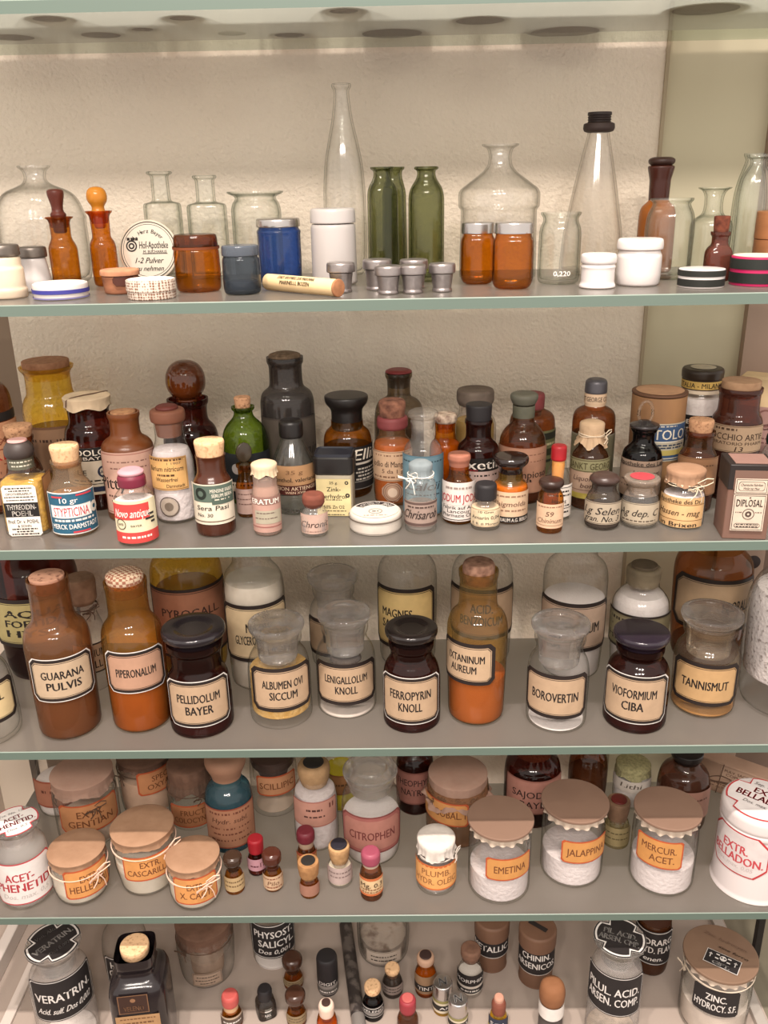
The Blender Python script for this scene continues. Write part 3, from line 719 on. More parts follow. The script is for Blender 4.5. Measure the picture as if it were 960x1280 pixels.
t.solid('cork', [(8, 300), (9, 288), (10, 272), (9.5, 270)], paint('#7d4431', .9, var=.9, scale=200, h2='#4a241b', bump=.6))
t = T('B', 875, 361.5, 27, 'tin', 'flat round tin with black and white bands at the shelf front on the right', 'tin')
t.solid('tin_body', [(27.5, None), (27.5, 348)], PORC, keep=True, cut=.5)
t.label(350.5, 359.5, -179, 179, [('#1c1d18', 0, 0)], r=27.6, name='lower_band')
t.solid('lid', [(27.9, 349), (28, 348), (27.8, 335.7)], PORC, cut=.8)
t.label(339.5, 347, -179, 179, [('#20211b', 0, 0)], r=28.1, name='upper_band')
t = T('B', 944, 359, 32, 'tin', 'larger black round tin with magenta rings at the right end of the second shelf', 'tin')
t.solid('tin_body', [(32, None), (32, 341)], paint('#b01f55', .4), keep=True, cut=.5)
t.label(342.5, 355.5, -179, 179, [('#171a17', 0, 0)], r=32.1, name='lower_band')
t.solid('lid', [(32.3, 342), (32.5, 341), (32.4, 320)], paint('#b01f55', .4), cut=.8)
t.label(325, 338, -179, 179, [('#1c201c', 0, 0)], r=32.6, name='upper_band')
t.solid('lid_top', [(30.5, 319.6), (30.6, 319)], paint('#dac7b6', .5), cut=0)
t = T('B', 965, 351, 27, 'wooden_box', 'round light wooden box with a lid cut off by the right frame edge', 'box')
WOODB = paint('#a9734a', .55, var=.5, scale=14, h2='#7d4f30', stretch=(1, 1, 9))
t.solid('box_body', [(26, None), (27.5, 320), (27.5, 299)], WOODB, keep=True, cut=1)
t.solid('lid', [(28, 298.5), (28.2, 297), (28, 264)], WOODB, cut=1.5)
# ---------------------------------------------------------------- shelf C: small labelled medicine bottles
OLDP, WHTP, ORGP, PINKP, GRYP = '#cfae8c', '#e3d8ca', '#d8a66a', '#c39c88', '#a99a86'
t = T('C', 2, 646, 36, 'medicine_bottle', 'brown bottle with a triangle mark label cut off at the left frame edge', 'bottle')
t.body([(34, None), (36, 600), (36, 494), (30, 482), (13, 474), (11, 450), (14, 446), (14, 440)], BROWN, cut=8)
t.fill(560, paint('#7a4a2c', .8))
t.label(520, 531, -90, 88, [('#1d1715', 0, 0)], name='dark_band')
t.label(532, 632, -90, 84, [('#c58f6c', 0, 0), ('#b07c5d', 0, 0, (.0, .55))], [('^', .84, .22, '#7d3a28', .15, 0, .14), ('RIEDEL', .79, .05, '#7d3a28', .2, 0, .14), ('=', .68, .012, '#7d3a28', .95), ('ERLIN', .6, .1, '#a32a24', .5, 0, .18), ('=', .5, .012, '#7d3a28', .95), ('~', .4, .03, '#5a3a2a', .8), ('~', .32, .03, '#5a3a2a', .8), ('~', .22, .03, '#5a3a2a', .7)])
t = T('C', 42, 653, 22, 'medicine_bottle', 'dark brown corked bottle behind the yellow filled square bottle on the left', 'bottle')
t.body([(21, None), (22, 640), (22, 590), (19, 578), (15, 572), (15, 552), (17, 549), (17, 545)], BROWN, cut=4)
t.fill(596, paint('#4d2718', .8))
t.label(595, 625, -40, 88, [('#c7b19a', 0, 0), ('#26201d', 0, 0, (0, .3))], [('-', .5, .03)])
t.solid('cork', [(14, 556), (15, 546), (17.5, 536), (17, 531.5)], CORK, cut=1)
t = T('C', 42, 671, 26, 'medicine_bottle', 'square bottle of yellow pills with a white and black label and dark wax stopper', 'bottle')
t.body([(25.5, None), (27, 660), (27, 603), (25, 596), (17, 590), (14.5, 588), (14.5, 575), (16, 573)], CLEAR, cut=4, sq=5, asp=.85, rot=-20)
t.fill(598, paint('#c79a3a', .7, var=.9, scale=110, h2='#8a6420', bump=1.), .95)
rr = t.mt(26.5, .02) * .85
t.label(606, 671, 0, 0, [('#e6ddd2', 0, 3), ('#191514', 0, 0, (.38, .66))], [('THYREOIDIN-', .575, .105, '#efe8df', .86), ('POEHL', .45, .105, '#efe8df', .6), ('~', .94, .022, None, .8), ('~', .89, .022, None, .6), ('OPOTHERAPEUT.', .83, .045, None, .8), ('~', .77, .02, None, .9), ('~', .71, .02, None, .8), ('Prof. Dr. v. POEHL', .29, .075, None, .9), ('& SOHN', .2, .05, None, .4), ('~', .14, .025, None, .75), ('~', .09, .025, None, .5), ('~', .04, .025, None, .8)], flat=(-20, -.0215, .0215, rr))
t.label(600, 668, 0, 0, [('#a77b52', 0, 0), ('#7d5636', 1.5, 0), ('#b58a5f', 2.2, 0)], [('~', .7, .03, '#5a3a24', .6), ('~', .5, .03, '#5a3a24', .6), ('~', .3, .03, '#5a3a24', .6)], flat=(70, -.018, .018, t.mt(26.8, .02)), name='side_label', lab='narrow tan side label')
t.label(574, 588, -95, 95, [('#59584a', 0, 0)], [('~', .7, .12, '#c9c4b2', .6), ('~', .35, .12, '#c9c4b2', .5)], r=14.8, name='neck_label')
t.stopper([(13, 573), (17, 570), (18.5, 564), (17, 557), (12, 551.5)], paint('#3c3330', .5))
t.solid('wax_seal', [(12, 551.6), (11.5, 549.5)], paint('#c99a94', .6), cut=.5)
t = T('C', 82, 617, 36, 'medicine_bottle', 'large yellow glass bottle with a flat cork, at the back on the left', 'bottle')
t.body([(35, None), (36, 560), (35.5, 508), (32, 497), (27.5, 492), (27, 466), (32, 461), (33, 457.5)], YELLOW, cut=6)
t.fill(534, paint('#6d4a2c', .8, var=.5, scale=25), .96)
t.label(534, 590, -75, 75, [('#6a4a35', 0, 0), ('#8a6a50', 3, 0)], [('~', .7, .06, '#3a261a', .7)])
t.solid('cork', [(26, 464), (28.5, 458), (28.5, 450)], paint('#a5795b', .85, var=.8, scale=120, h2='#7d5238', bump=.3), cut=1.5)
t = T('C', 128, 640, 32, 'medicine_bottle', 'dark brown bottle with a cloth covered cork tied with cord, left of centre', 'bottle')
t.body([(31, None), (32.5, 600), (32.5, 542), (30, 532), (25, 527), (25, 512), (27, 508)], DEEP, cut=6)
t.fill(560, paint('#b5561c', .7), .96, y0=585); 
t.label(560, 618, -88, 55, [('#d6c8b2', 0, 0), ('#1b1716', 0, 0, (.72, 1)), ('#1f2740', 0, 0, (.06, .17))], [('ZOOLOGE', .9, .13, '#e9e0d2', .75, 0, .1), ('BAYER', .78, .07, '#e9e0d2', .4, 0, .15), ('o', .48, .26, '#2c3146', .3, 0, .22), ('BAYER', .48, .07, '#2c3146', .16, 0, .22), ('L.E', .48, .11, '#3c342c', .14, 0, -.1), ('~', .3, .03, None, .5), ('-', .23, .015)])
t.pcap(29, 494, 14, paint('#c8b294', .85, var=.5, scale=60, bump=.4), flare=.99, amp=.02, name='cloth_cap', dome=1)
mb = MB(); z, r0, d_, px = t.cap
tube(mb, [tuple(list(t.ang(a)[:2] * r0 * f) + [z + .001 + dz]) for a, f, dz in ((-60, 1.02, -.012), (-55, 1.02, -.003), (-50, .8, 0), (-20, .3, .001), (60, .3, .001), (110, .8, .0), (115, 1.0, -.001))], .0009, TWINED); mb.build('cord', t.root)
t = T('C', 171, 653, 31.5, 'medicine_bottle', 'matte amber brown bottle with a pink label, behind the red banded vial', 'bottle')
t.body([(31, None), (32.5, 640), (32.5, 562), (30, 551), (20, 545), (18, 540), (18, 524), (20, 520), (20, 515)], paint('#713f1e', .3, var=.4, scale=30, h2='#633517', spec=.5), cut=6)
t.label(566, 643, -70, 68, [('#c29a8a', 0, 0), ('#a06a5c', 2, 0), ('#c59f8e', 3, 0)], [('Pitty', .52, .2, '#1d1512', .48, 0, -.3), ('~', .85, .02, '#7d5a50', .7), ('~', .75, .02, '#7d5a50', .6), ('~', .3, .03, '#5a4038', .8), ('~', .22, .03, '#5a4038', .7)])
t.solid('cork', [(14, 522), (16, 516), (15, 513.6)], paint('#b3865f', .8, var=.9, scale=90, h2='#6b3f28'), cut=1)
t = T('C', 97, 672, 25, 'medicine_bottle', 'clear corked bottle with a blue white and red label on the left', 'bottle')
t.body([(25, None), (27, 662), (28, 612), (25, 604), (19, 597), (17.5, 588), (17.5, 581), (20, 577), (19, 574)], glass('tan_filled', (.82, .70, .55), (.4, .28, .18), .12, (.65, .48, .32)), cut=5)
t.fill(617, paint('#b98c58', .9, var=.8, scale=120, h2='#8c6236', bump=.8))
t.label(616, 668, -72, 72, [('#e9e4de', 0, 0), ('#275a73', 1.5, 0), ('#d8d4ce', 0, 0, (.40, .70), (.08, .83)), ('#f0ece6', 0, 0, (.42, .68), (.1, .82))], [('STYPTICINA', .55, .22, '#b8283a', .62, 0, -.04), ('10 gr', .82, .12, '#e9e4de', .3, 0, -.06), ('~', .34, .05, '#d9d4cf', .72), ('MERCK DARMSTADT', .2, .12, '#f0ece6', .84), ('o', .56, .26, '#c9c4ba', .6, 0, .4), ('=', .93, .04, '#c23a44', .3, 0, .22), ('=', .06, .04, '#c23a44', .3, 0, .1), ('=', .9, .04, '#c23a44', .2, 0, -.26)])
t.solid('cork', [(15, 582), (16, 574), (18, 560), (17.5, 556)], CORKL, cut=1)
t = T('C', 175, 683, 24, 'medicine_bottle', 'small vial of white powder with a red and yellow label and maroon cap', 'bottle')
t.body([(23.5, None), (25, 670), (25.5, 628), (24, 619), (18, 612), (16, 608)], CLEAR, cut=4)
t.fill(624, WHITEP, .96, dome=.004)
t.label(627, 679, -75, 70, [('#ded2b0', 0, 0), ('#c8433f', 0, 0, (.56, .93), (0, .78)), ('#c8433f', 0, 0, (.0, .26))], [('Novo antique', .72, .2, '#f2e6dc', .7, .25, -.06), ('o', .45, .26, '#26211d', .14, 0, -.3), ('x', .45, .01), ('BAYER', .45, .06, '#26211d', .12, 0, -.3), ('BAYER', .42, .05, '#26211d', .2, 0, .0), ('=', .55, .05, '#2b2622', .2, 0, .28), ('=', .65, .05, '#2b2622', .14, 0, .31), ('=', .46, .05, '#2b2622', .1, 0, .34), ('~', .14, .05, '#f2dcd2', .6)])
t.solid('lid', [(15.5, 607), (17.5, 606), (17.5, 596), (15, 592)], paint('#6d1f33', .45), cut=1.5)
t.solid('lid_top', [(15.5, 592.5), (16.5, 589), (12, 586)], paint('#c08f96', .6), cut=1.5)
t = T('C', 224, 656, 26, 'medicine_bottle', 'clear bottle full of white powder with an orange paper label and round seal', 'bottle')
t.body([(25, None), (26.5, 640), (26.5, 577), (24, 564), (19, 553), (17.5, 545), (18, 527)], CLEAR, cut=7)
t.fill(560, WHITEP2, .95, dome=.006)
t.label(572, 613, -80, 38, [('#c89a62', 0, 0), ('#6d4a2a', 1.5, 0), ('#d2a468', 2.1, 0)], [('~', .92, .05, '#5a3a20', .8), ('Barium nitricum', .66, .16, '#2b1d12', .8, .15), ('~', .46, .06, '#4a3018', .4), ('Wasserfrei', .33, .12, '#2b1d12', .5, .15), ('Darmstadt', .14, .11, '#2b1d12', .4, 0, .2), ('1 1907', .82, .07, '#6b5a48', .3, 0, .2)])
t.label(621, 646, -50, 8, [], [('o', .5, 1., '#5c4f44', .1), ('o', .5, .86, '#a89a8c', .5), ('o', .5, .46, '#6d6054', .98)], name='seal', lab='round printed seal')
t.solid('stopper', [(15, 545), (17, 527), (21, 526), (22, 520), (21.5, 513), (19, 511)], paint('#7a4c38', .7, var=.4, scale=80), cut=2)
t.solid('stopper_top', [(14, 511.5), (14, 508), (10, 506)], paint('#5a261e', .6), cut=1.5)
t = T('C', 246, 618, 35, 'medicine_bottle', 'dark brown bottle crowned by a large amber glass ball stopper', 'bottle')
t.body([(33, None), (34, 590), (34, 545), (31, 534), (24, 527), (22.5, 520), (23, 507), (25.5, 504), (25.5, 498)], DEEP, cut=7)
t.fill(540, paint('#4a2a1c', .8))
t.stopper([(12, 507), (13, 500), (12, 498), (18, 494), (23.5, 486), (25, 476), (23.5, 465), (18, 456), (10, 451.5), (4, 450.6)], paint('#6b3414', .08, var=.7, scale=18, h2='#2f150b', spec=.7), cut=5)
t = T('C', 272, 672, 22.5, 'medicine_bottle', 'corked dark brown bottle with a cream and green serum label', 'bottle')
t.body([(22.5, None), (24.5, 660), (24.5, 607), (23, 599), (18.5, 592), (17.5, 586), (18, 572), (19, 568)], paint('#45200f', .22, var=.4, scale=30, h2='#381a10', spec=.6), cut=4)
t.label(606, 656, -85, 72, [('#d8cdb9', 0, 0), ('#56655a', 0, 0, (.56, .97), (.1, .97)), ('#4c5a50', 0, 0, (.5, .7), (.5, .97))], [('o', .77, .3, '#1b231c', .5, 0, -.2), ('MENSINE FABER', .84, .09, '#e3dccb', .44, 0, .2), ('SERUM BERN', .72, .09, '#e3dccb', .4, 0, .2), ('~', .62, .03, '#c9c4b2', .3, 0, .2), ('Sera Pasi', .42, .12, '#2a241d', .6, .1), ('No. 30', .24, .09, '#2a241d', .3, .1, -.15), ('-', .08, .025, '#6b5a4a', .9)])
t.solid('cork', [(16, 576), (17, 568), (19, 553), (18.3, 550)], CORKL, cut=1)
t = T('C', 313, 634, 27, 'medicine_bottle', 'leaf green bottle with a small cork and dark label', 'bottle')
t.body([(26, None), (27.5, 610), (28.5, 562), (28, 543), (23, 531), (13, 522), (11, 514), (14.5, 511.5), (14.5, 508)], GREEN2, cut=7)
t.label(568, 612, -88, 88, [('#23262a', 0, 0), ('#cfc4b0', 0, 0, (.0, .2))], [('o', .58, .3, '#b9b4b0', .98, 0, -.15), ('~', .12, .05, None, .5)])
t.label(608, 625, -88, 88, [('#c4b8a2', 0, 0), ('#20201f', 0, 0, (0, .6))], [], name='lower_label')
t.solid('cork', [(9, 515), (9.5, 508), (10.5, 498), (10, 496)], CORK, cut=1)
t = T('C', 311, 648, 12.5, 'glass_vial', 'small amber vial with an upright flat disc stopper, before the green bottle', 'vial')
t.body([(12.5, None), (13, 640), (13, 605), (11, 600), (9, 596), (9, 585), (11, 583), (11, 580)], AMBER, cut=3)
t.label(612, 643, -85, 85, [('#b5978c', 0, 0)], [('~', .8, .04, '#6b5048', .6), ('~', .6, .04, '#6b5048', .7), ('~', .4, .04, '#6b5048', .6)])
zc = t.z(566); mb = MB(); lathe(mb, rounded([(0, -.002), (.0115, -.002), (.0115, .002), (0, .002)], .0012), paint('#3a2f20', .2, spec=.7), 32)
mb.v = [(v[0], v[2], zc + v[1] * 1.2) for v in mb.v]; o = mb.build('stopper', t.root); o.rotation_euler[2] = t.rz(25)
t.solid('stopper_neck', [(7, 587), (7, 581), (3, 578)], paint('#3a2f20', .2), cut=.8)
t = T('C', 336, 671, 16.5, 'medicine_bottle', 'small wrapped vial with a crinkled cream paper cap and pinkish label', 'bottle')
t.body([(16.5, None), (17.5, 660), (17.5, 616), (16, 609), (15, 606), (15.5, 592)], glass('cellophane', (.80, .66, .56), (.5, .36, .28), .3, (.70, .52, .44)), cut=3, neck=False)
t.fill(606, paint('#b08a78', .8, var=.4, scale=50))
t.label(622, 666, -82, 72, [('#b58f82', 0, 0), ('#8d6a60', 0, 0, (.78, 1)), ('#a9a08c', 0, 0, (.25, .62), (.2, .95))], [('ERATUM', .88, .15, '#efe6da', .76), ('~', .55, .03, '#6b5a50', .5), ('~', .4, .03, '#6b5a50', .6), ('=', .16, .02, '#8a4a44', .9)])
t.pcap(16.5, 579, 14, paint('#d2bb9c', .7, var=.3, scale=60, bump=.6), flare=1.02, amp=.06, dome=3)
t = T('C', 366, 622, 33, 'medicine_bottle', 'tall dusty dark bottle with a cork and an indistinct label, at the back', 'bottle')
t.body([(32, None), (33, 600), (33.5, 500), (31, 490), (22, 484), (20.5, 478), (20.5, 456), (23, 453), (23, 446)], glass('dusty_black', (.30, .27, .25), (.1, .09, .08), .22, (.14, .12, .11)), cut=6)
t.fill(498, paint('#231d1c', .6, var=.6, scale=40, h2='#3b322e'), .97)
t.label(524, 590, -75, 75, [('#3a322d', 0, 0), ('#4d443c', 2, 0)], [('Chinin', .4, .22, '#26201c', .6, .3, .2)])
t.solid('cork', [(19, 485), (20, 447), (20, 443), (12, 440.5)], paint('#86705a', .9, var=.9, scale=180, h2='#53402f', bump=.6), cut=1.5)
t = T('C', 370, 646, 27.5, 'medicine_bottle', 'clear conical shouldered bottle with black cap and brown valerian label', 'bottle')
t.body([(27.5, None), (28, 620), (28, 585), (25, 573), (17, 556), (13, 547), (12.5, 542)], CLEARG, cut=8, thick=True)
t.label(583, 619, -82, 86, [('#b58b63', 0, 0), ('#4d1d14', 0, 0, (0, .32))], [('35 g', .78, .14, '#7d5a3c', .25, .1), ('menthol. valerianic', .52, .15, '#1d120c', .72), ('FUSION AKTIENGES', .22, .13, '#d8bda0', .74), ('WIEN XVIII', .08, .08, '#d8bda0', .3)])
t.label(636, 642, -60, 60, [], [('250 g', .5, .9, '#3a3632', .5)], name='engraving')
t.solid('lid', [(14, 546), (15, 544), (15.2, 528), (13.5, 525)], BLACKP, cut=1.5)
t = T('C', 394, 672, 15.5, 'glass_vial', 'tiny vial with red brown wax cork and an italic pink label', 'vial')
t.body([(15.5, None), (16.5, 663), (16.5, 643), (14, 637), (10.5, 633), (11, 629)], CLOUDY, cut=3, sq=3)
t.fill(650, paint('#a08a84', .9))
t.label(644, 668, -75, 80, [('#bfa092', 0, 0)], [('Chronic', .5, .34, '#3a2620', .85, .3), ('~', .12, .05, '#8a6a60', .7)])
t.solid('cork', [(10, 634), (12, 631), (14, 628), (14.3, 621), (12.5, 617)], paint('#753f30', .8, var=.5, scale=90), cut=1.5)
t = T('C', 421, 649, 26, 'tin', 'small rectangular tin with a black rounded lid and a yellow label', 'tin')
ro = math.radians(-8) + t.rz(0)
mb = MB(); zz = t.z(588); hx, hy = t.mt(23, .05), t.mt(17, .05)
box(mb, (-hx, -hy, 0), (hx, hy, zz), paint('#c8bda6', .4, metal=.2, var=.3, scale=40), .006); o = mb.build('tin_body', t.root); o.rotation_euler[2] = ro
z2 = t.z(566); mb = MB(); box(mb, (-hx * 1.1, -hy * 1.12, zz - .002), (hx * 1.1, hy * 1.12, z2), BLACKP, .008); o = mb.build('lid', t.root); o.rotation_euler[2] = ro
mb = MB(); box(mb, (-hx * 1.02, -hy * 1.02, z2), (hx * 1.02, hy * 1.02, z2 + .0012), paint('#2b2d36', .4), .007); o = mb.build('lid_top', t.root); o.rotation_euler[2] = ro
t.label(599, 645, 0, 0, [('#d8c893', 0, 0), ('#dccb98', 1, 0)], [('25 g.', .9, .07, None, .25), ('Zink-', .73, .12, None, .4), ('Perhydrol', .54, .13, None, .72), ('~', .44, .02, None, .5), ('50% Zn O2', .25, .09, None, .6), ('~', .14, .02, None, .7), ('o', .9, .1, '#4a4436', .6, 0, .38), ('o', .56, .12, '#3b362c', .7, 0, .4), ('~', .04, .02, None, .6)], flat=(8 * -1, -hx * .93, hx * .93, hy + .0004))
t = T('C', 437, 625, 29, 'medicine_bottle', 'amber bottle with a big black mushroom stopper behind the black lidded tin', 'bottle')
t.body([(28.5, None), (30, 600), (30, 547), (27, 538), (20, 533), (20, 525)], AMBER, cut=6)
t.fill(556, paint('#2c1a14', .6), .97)
t.label(560, 613, 2, 100, [('#1d1a1a', 0, 0), ('#d8cfc2', 0, 0, (.58, .63)), ('#8d877f', 0, 0, (0, .2)), ('#2a2625', 0, 0, (.02, .17))], [('Ellin', .82, .26, '#e6dccb', .75, .25), ('~', .48, .04, '#cfc7bb', .6), ('~', .4, .04, '#cfc7bb', .7), ('~', .32, .04, '#cfc7bb', .6), ('~', .24, .04, '#cfc7bb', .7)], lab='black label with white script')
t.stopper([(19, 536), (19.5, 512), (22, 508), (26.5, 503), (27.5, 497), (27, 493.5)], BLACKP)
t = T('C', 500, 610, 30, 'medicine_bottle', 'brown round shouldered bottle with red wax on its cork, behind the orange filled bottle', 'bottle')
t.body([(29, None), (30.5, 580), (31, 525), (29.5, 508), (24, 500), (15, 496), (14, 490), (14.5, 474), (17, 471), (17, 466)], glass('grey_brown', (.52, .43, .30), (.18, .13, .08), .1, (.34, .27, .19)), cut=7)
t.fill(530, paint('#5a4630', .8), .9)
t.solid('cork', [(13, 484), (13.5, 468)], paint('#3a2820', .6), cut=1)
t.solid('wax_seal', [(16.8, 465.5), (16.5, 463.5), (12, 461.5)], paint('#7d2a2c', .45), cut=1)
t = T('C', 492, 634, 23.5, 'medicine_bottle', 'corked bottle of orange powder with a beige label and eagle seal', 'bottle')
t.body([(23, None), (24, 610), (24, 558), (22.5, 550), (17, 544), (16.5, 540), (16.8, 530), (18.5, 527), (18.5, 522)], glass('orange_pale', (.85, .62, .38), (.45, .24, .1), .1, (.7, .4, .2)), cut=4)
t.fill(552, paint('#c97a20', .8, var=.4, scale=60), .95)
t.label(565, 602, -80, 78, [('#c3a183', 0, 0), ('#7d5a44', 1, 0), ('#c7a587', 1.6, 0)], [('Jodlio di Manganese', .58, .2, '#3a241a', .86), ('5 da 1 g', .34, .14, '#5a3f30', .4), ('~', .14, .06, '#7d5a44', .8), ('~', .86, .05, '#7d5a44', .7)])
t.label(604, 627, -35, 30, [('#b5937c', 0, 8)], [('o', .5, 1., '#7a5a48', .08), ('o', .5, .8, '#8f6f5c', .12), ('o', .48, .5, '#dcc4ae', .98)], name='seal', lab='round eagle seal')
t.solid('collar', [(17.5, 535), (19.5, 532), (19.5, 523), (18, 520)], paint('#7d3b3c', .6, var=.4, scale=60), cut=1.5)
t.solid('cork', [(15, 522), (17, 508), (17, 502), (14, 499.5)], paint('#8c5f4b', .9, var=1., scale=110, h2='#4a2a20', bump=.6), cut=1.5)
t = T('C', 529, 650, 23.5, 'medicine_bottle', 'tall clear bottle with a flat glass stopper and a blue label', 'bottle')
t.body([(23.5, None), (24.5, 620), (25, 566), (22, 556), (16.5, 551), (14.5, 546), (15, 530), (16, 526)], CLOUDY, cut=5)
t.label(571, 645, -85, 85, [('#5d7d8b', 0, 0), ('#6b8a97', 2, 0)], [('~', .9, .02, '#33464f', .8), ('Calcii', .5, .14, '#2b3a44', .6, .35), ('~', .35, .02, '#33464f', .6)])
t.stopper([(13, 535), (15, 526), (14, 523), (19, 520.5), (19.5, 516), (17, 513)], CLOUDY, cut=1.5)
t = T('C', 526, 668, 18.5, 'medicine_bottle', 'small clear bottle with a grey cloth cap tied by white string', 'bottle')
t.body([(18.5, None), (19.5, 660), (19.5, 608), (18, 600), (14, 597), (14.5, 590)], CLOUDY, cut=3)
t.fill(628, paint('#8d857e', .8), .9)
t.label(628, 659, -85, 85, [('#9a857a', 0, 0), ('#5a4640', 0, 0, (.88, .97)), ('#5a4640', 0, 0, (.03, .14))], [('Chrisarob', .5, .36, '#2a1d18', .8, .35), ('~', .78, .06, '#4a3832', .6)])
t.pcap(15, 579, 18, paint('#7f888b', .8, var=.5, scale=70, h2='#5e686c', bump=.5), flare=1.12, amp=.06, name='cloth_cap', dome=4)
t.string(15.5, 594, -40, 1.1, paint('#e3ddd3', .8))
t = T('C', 556, 626, 19, 'medicine_bottle', 'amber bottle of yellow powder with a white rimmed cork, half hidden at the back', 'bottle')
t.body([(18.5, None), (19.5, 600), (19.5, 560), (18, 553), (13, 549), (12.5, 540), (13, 527)], AMBER, cut=4)
t.fill(553, paint('#c9922a', .8), .96)
t.solid('cork', [(13, 528), (15, 525), (15, 520), (13, 517)], paint('#d6c2ae', .8, var=1., scale=120, h2='#5a3526', bump=.5), cut=1.5)
t = T('C', 573, 657, 19, 'medicine_bottle', 'brown bottle with a pink cork and a white label lettered in red', 'bottle')
t.body([(19, None), (20, 645), (20, 609), (18, 602), (13.5, 597), (12.5, 590), (12.5, 578)], AMBER, cut=3)
t.fill(610, paint('#6b3a1c', .7), .95)
t.label(604, 652, -82, 82, [('#d9cfc8', 0, 0), ('#c9bdb6', 0, 0, (.0, .42)), ('#d9cfc8', 0, 0, (.0, .4))], [('JODUM JODA', .6, .2, '#a8242c', .9), ('~', .86, .05, '#8f7f78', .6), ('Fabrik auf Aar', .36, .09, None, .75), ('Lancour', .26, .09, None, .5), ('Pharmazie Chin', .16, .09, None, .75), ('=', .04, .02, None, .9)])
t.solid('cork', [(12, 586), (13, 577), (14.5, 573), (14, 568), (12, 566.5)], paint('#9d6450', .7, var=.4, scale=100), cut=1.2)
t = T('C', 596, 640, 26, 'medicine_bottle', 'dark plum bottle with a tall black rubber stopper and bold white lettering on black', 'bottle')
t.body([(26, None), (26.5, 610), (26.5, 565), (25, 556), (17, 549), (15.5, 545), (16, 530), (17.5, 528), (17, 524)], DEEP, cut=6)
t.label(574, 590, -85, 85, [('#17120f', 0, 0)], [('Saxetin', .55, .75, '#ece4da', .86, 0, .0), ('BAND', .1, .16, '#b03038', .2, 0, -.1)])
t.label(590, 616, -85, 85, [('#c3aca4', 0, 0)], [('~', .8, .08, None, .7), ('~', .5, .08, '#7d5a54', .5)], name='lower_label')
t.stopper([(14, 545), (14.5, 526), (15.5, 524), (16.5, 507), (16, 505)], BLACKR, cut=1)
t = T('C', 592, 611, 27, 'medicine_bottle', 'wide bottle with a grey parchment cap behind the black rubber stoppered one', 'bottle')
t.body([(26, None), (26.5, 570), (26.5, 530), (24, 522), (20, 518), (20, 503)], CLOUDY, cut=5)
t.fill(524, paint('#b08d35', .8, var=.3, scale=30), .9)
t.solid('lid', [(20.5, 506), (22, 503), (23.5, 500), (23.5, 489), (21.5, 486)], paint('#6d6055', .75, var=.6, scale=70, h2='#4b4039', bump=.4), cut=2)
t = T('C', 606, 664, 17, 'glass_vial', 'small vial of cream powder with a ribbed black cap', 'vial')
t.body([(17, None), (18, 655), (18, 634), (16, 628), (12.5, 624), (12.5, 621)], CLEAR, cut=4, sq=2.6)
t.fill(633, paint('#d8c0a0', .9), .95)
t.label(637, 659, -70, 75, [('#dcc6a4', 0, 0), ('#8a6a4a', 1, 0), ('#dfc9a7', 1.5, 0)], [('10 Grm', .84, .13, None, .4), ('Amarin 0,04', .52, .2, None, .8), ('E. B. di Monaco', .18, .13, None, .76)])
t.solid('lid', [(13, 623), (13.8, 622), (13.8, 607), (12.5, 604)], BLACKR, cut=1)
t = T('C', 636, 656, 20.5, 'medicine_bottle', 'bottle of orange yellow powder with a broad black glass stopper', 'bottle')
t.body([(20.5, None), (22, 645), (22, 608), (20.5, 603), (15, 599), (15, 590)], glass('honey', (.88, .58, .16), (.4, .2, .03), .08, (.7, .42, .1)), cut=4)
t.fill(606, paint('#cf8a1e', .8), .97)
t.label(616, 654, -82, 82, [('#cfb294', 0, 0), ('#1f1a18', 0, 0, (0, .2))], [('~', .86, .05, '#8a6a55', .7), ('Thigmolda', .62, .16, '#6d4f40', .7, .2), ('~', .4, .05, '#8a6a55', .7), ('E. KAHLBAUM A.G. BERLIN', .1, .12, '#d8cfc4', .86)])
t.stopper([(14, 601), (14.5, 587), (16, 583), (21.5, 578), (22.5, 573), (21, 569.5)], paint('#231a18', .12, spec=.7), cut=2)
t = T('C', 650, 633, 28, 'medicine_bottle', 'round shouldered brown bottle with a grey green wrapped stopper and pinkish label', 'bottle')
t.body([(27.5, None), (29, 600), (29, 557), (28, 545), (22, 535), (14, 528), (13.5, 522), (13.5, 506)], BROWN, cut=7)
t.fill(560, paint('#8a5a3c', .8), .9)
t.label(561, 617, -80, 84, [('#a87a62', 0, 0), ('#b0836b', 1.5, 0)], [('Ampiosol', .42, .16, '#2a1812', .6, 0, .14), ('ba', .3, .1, '#2a1812', .2, 0, .05), ('~', .85, .02, '#7d5544', .8), ('~', .7, .02, '#7d5544', .7)])
t.solid('neck_wrap', [(13.5, 523), (14, 506)], paint('#5f5f50', .5, var=.6, scale=50), cut=.5)
t.stopper([(14, 505), (16, 501), (17.5, 497), (17.3, 493), (14, 491)], paint('#5d5c50', .6, var=.4, scale=60), cut=1.5)
t = T('C', 662, 606, 28, 'medicine_bottle', 'brown bottle with a dull red cap half hidden behind the grey green stoppered one', 'bottle')
t.body([(27, None), (28, 570), (28.5, 528), (26, 517), (15, 512), (13, 509)], BROWN, cut=7)
t.label(540, 596, 0, 88, [('#6b6b48', 0, 0), ('#2a2a20', 0, 0, (.8, .95)), ('#2a2a20', 0, 0, (.3, .36)), ('#33331f', 0, 0, (.45, .6))], [('~', .7, .05, '#b9b48a', .7)], lab='dark green label')
t.solid('lid', [(13, 512), (14, 509), (14.5, 495), (13, 491)], paint('#7d3a3c', .6), cut=1.5)
t = T('C', 694, 652, 17, 'glass_vial', 'slim clear vial with a bright red cap and white label', 'vial')
t.body([(16.5, None), (17.5, 635), (17, 606), (13, 590), (10, 583), (9.5, 575)], CLEAR, cut=5)
t.solid('contents', [(7, 600), (8, 583), (8, 574)], paint('#d08a3a', .7), cut=1)
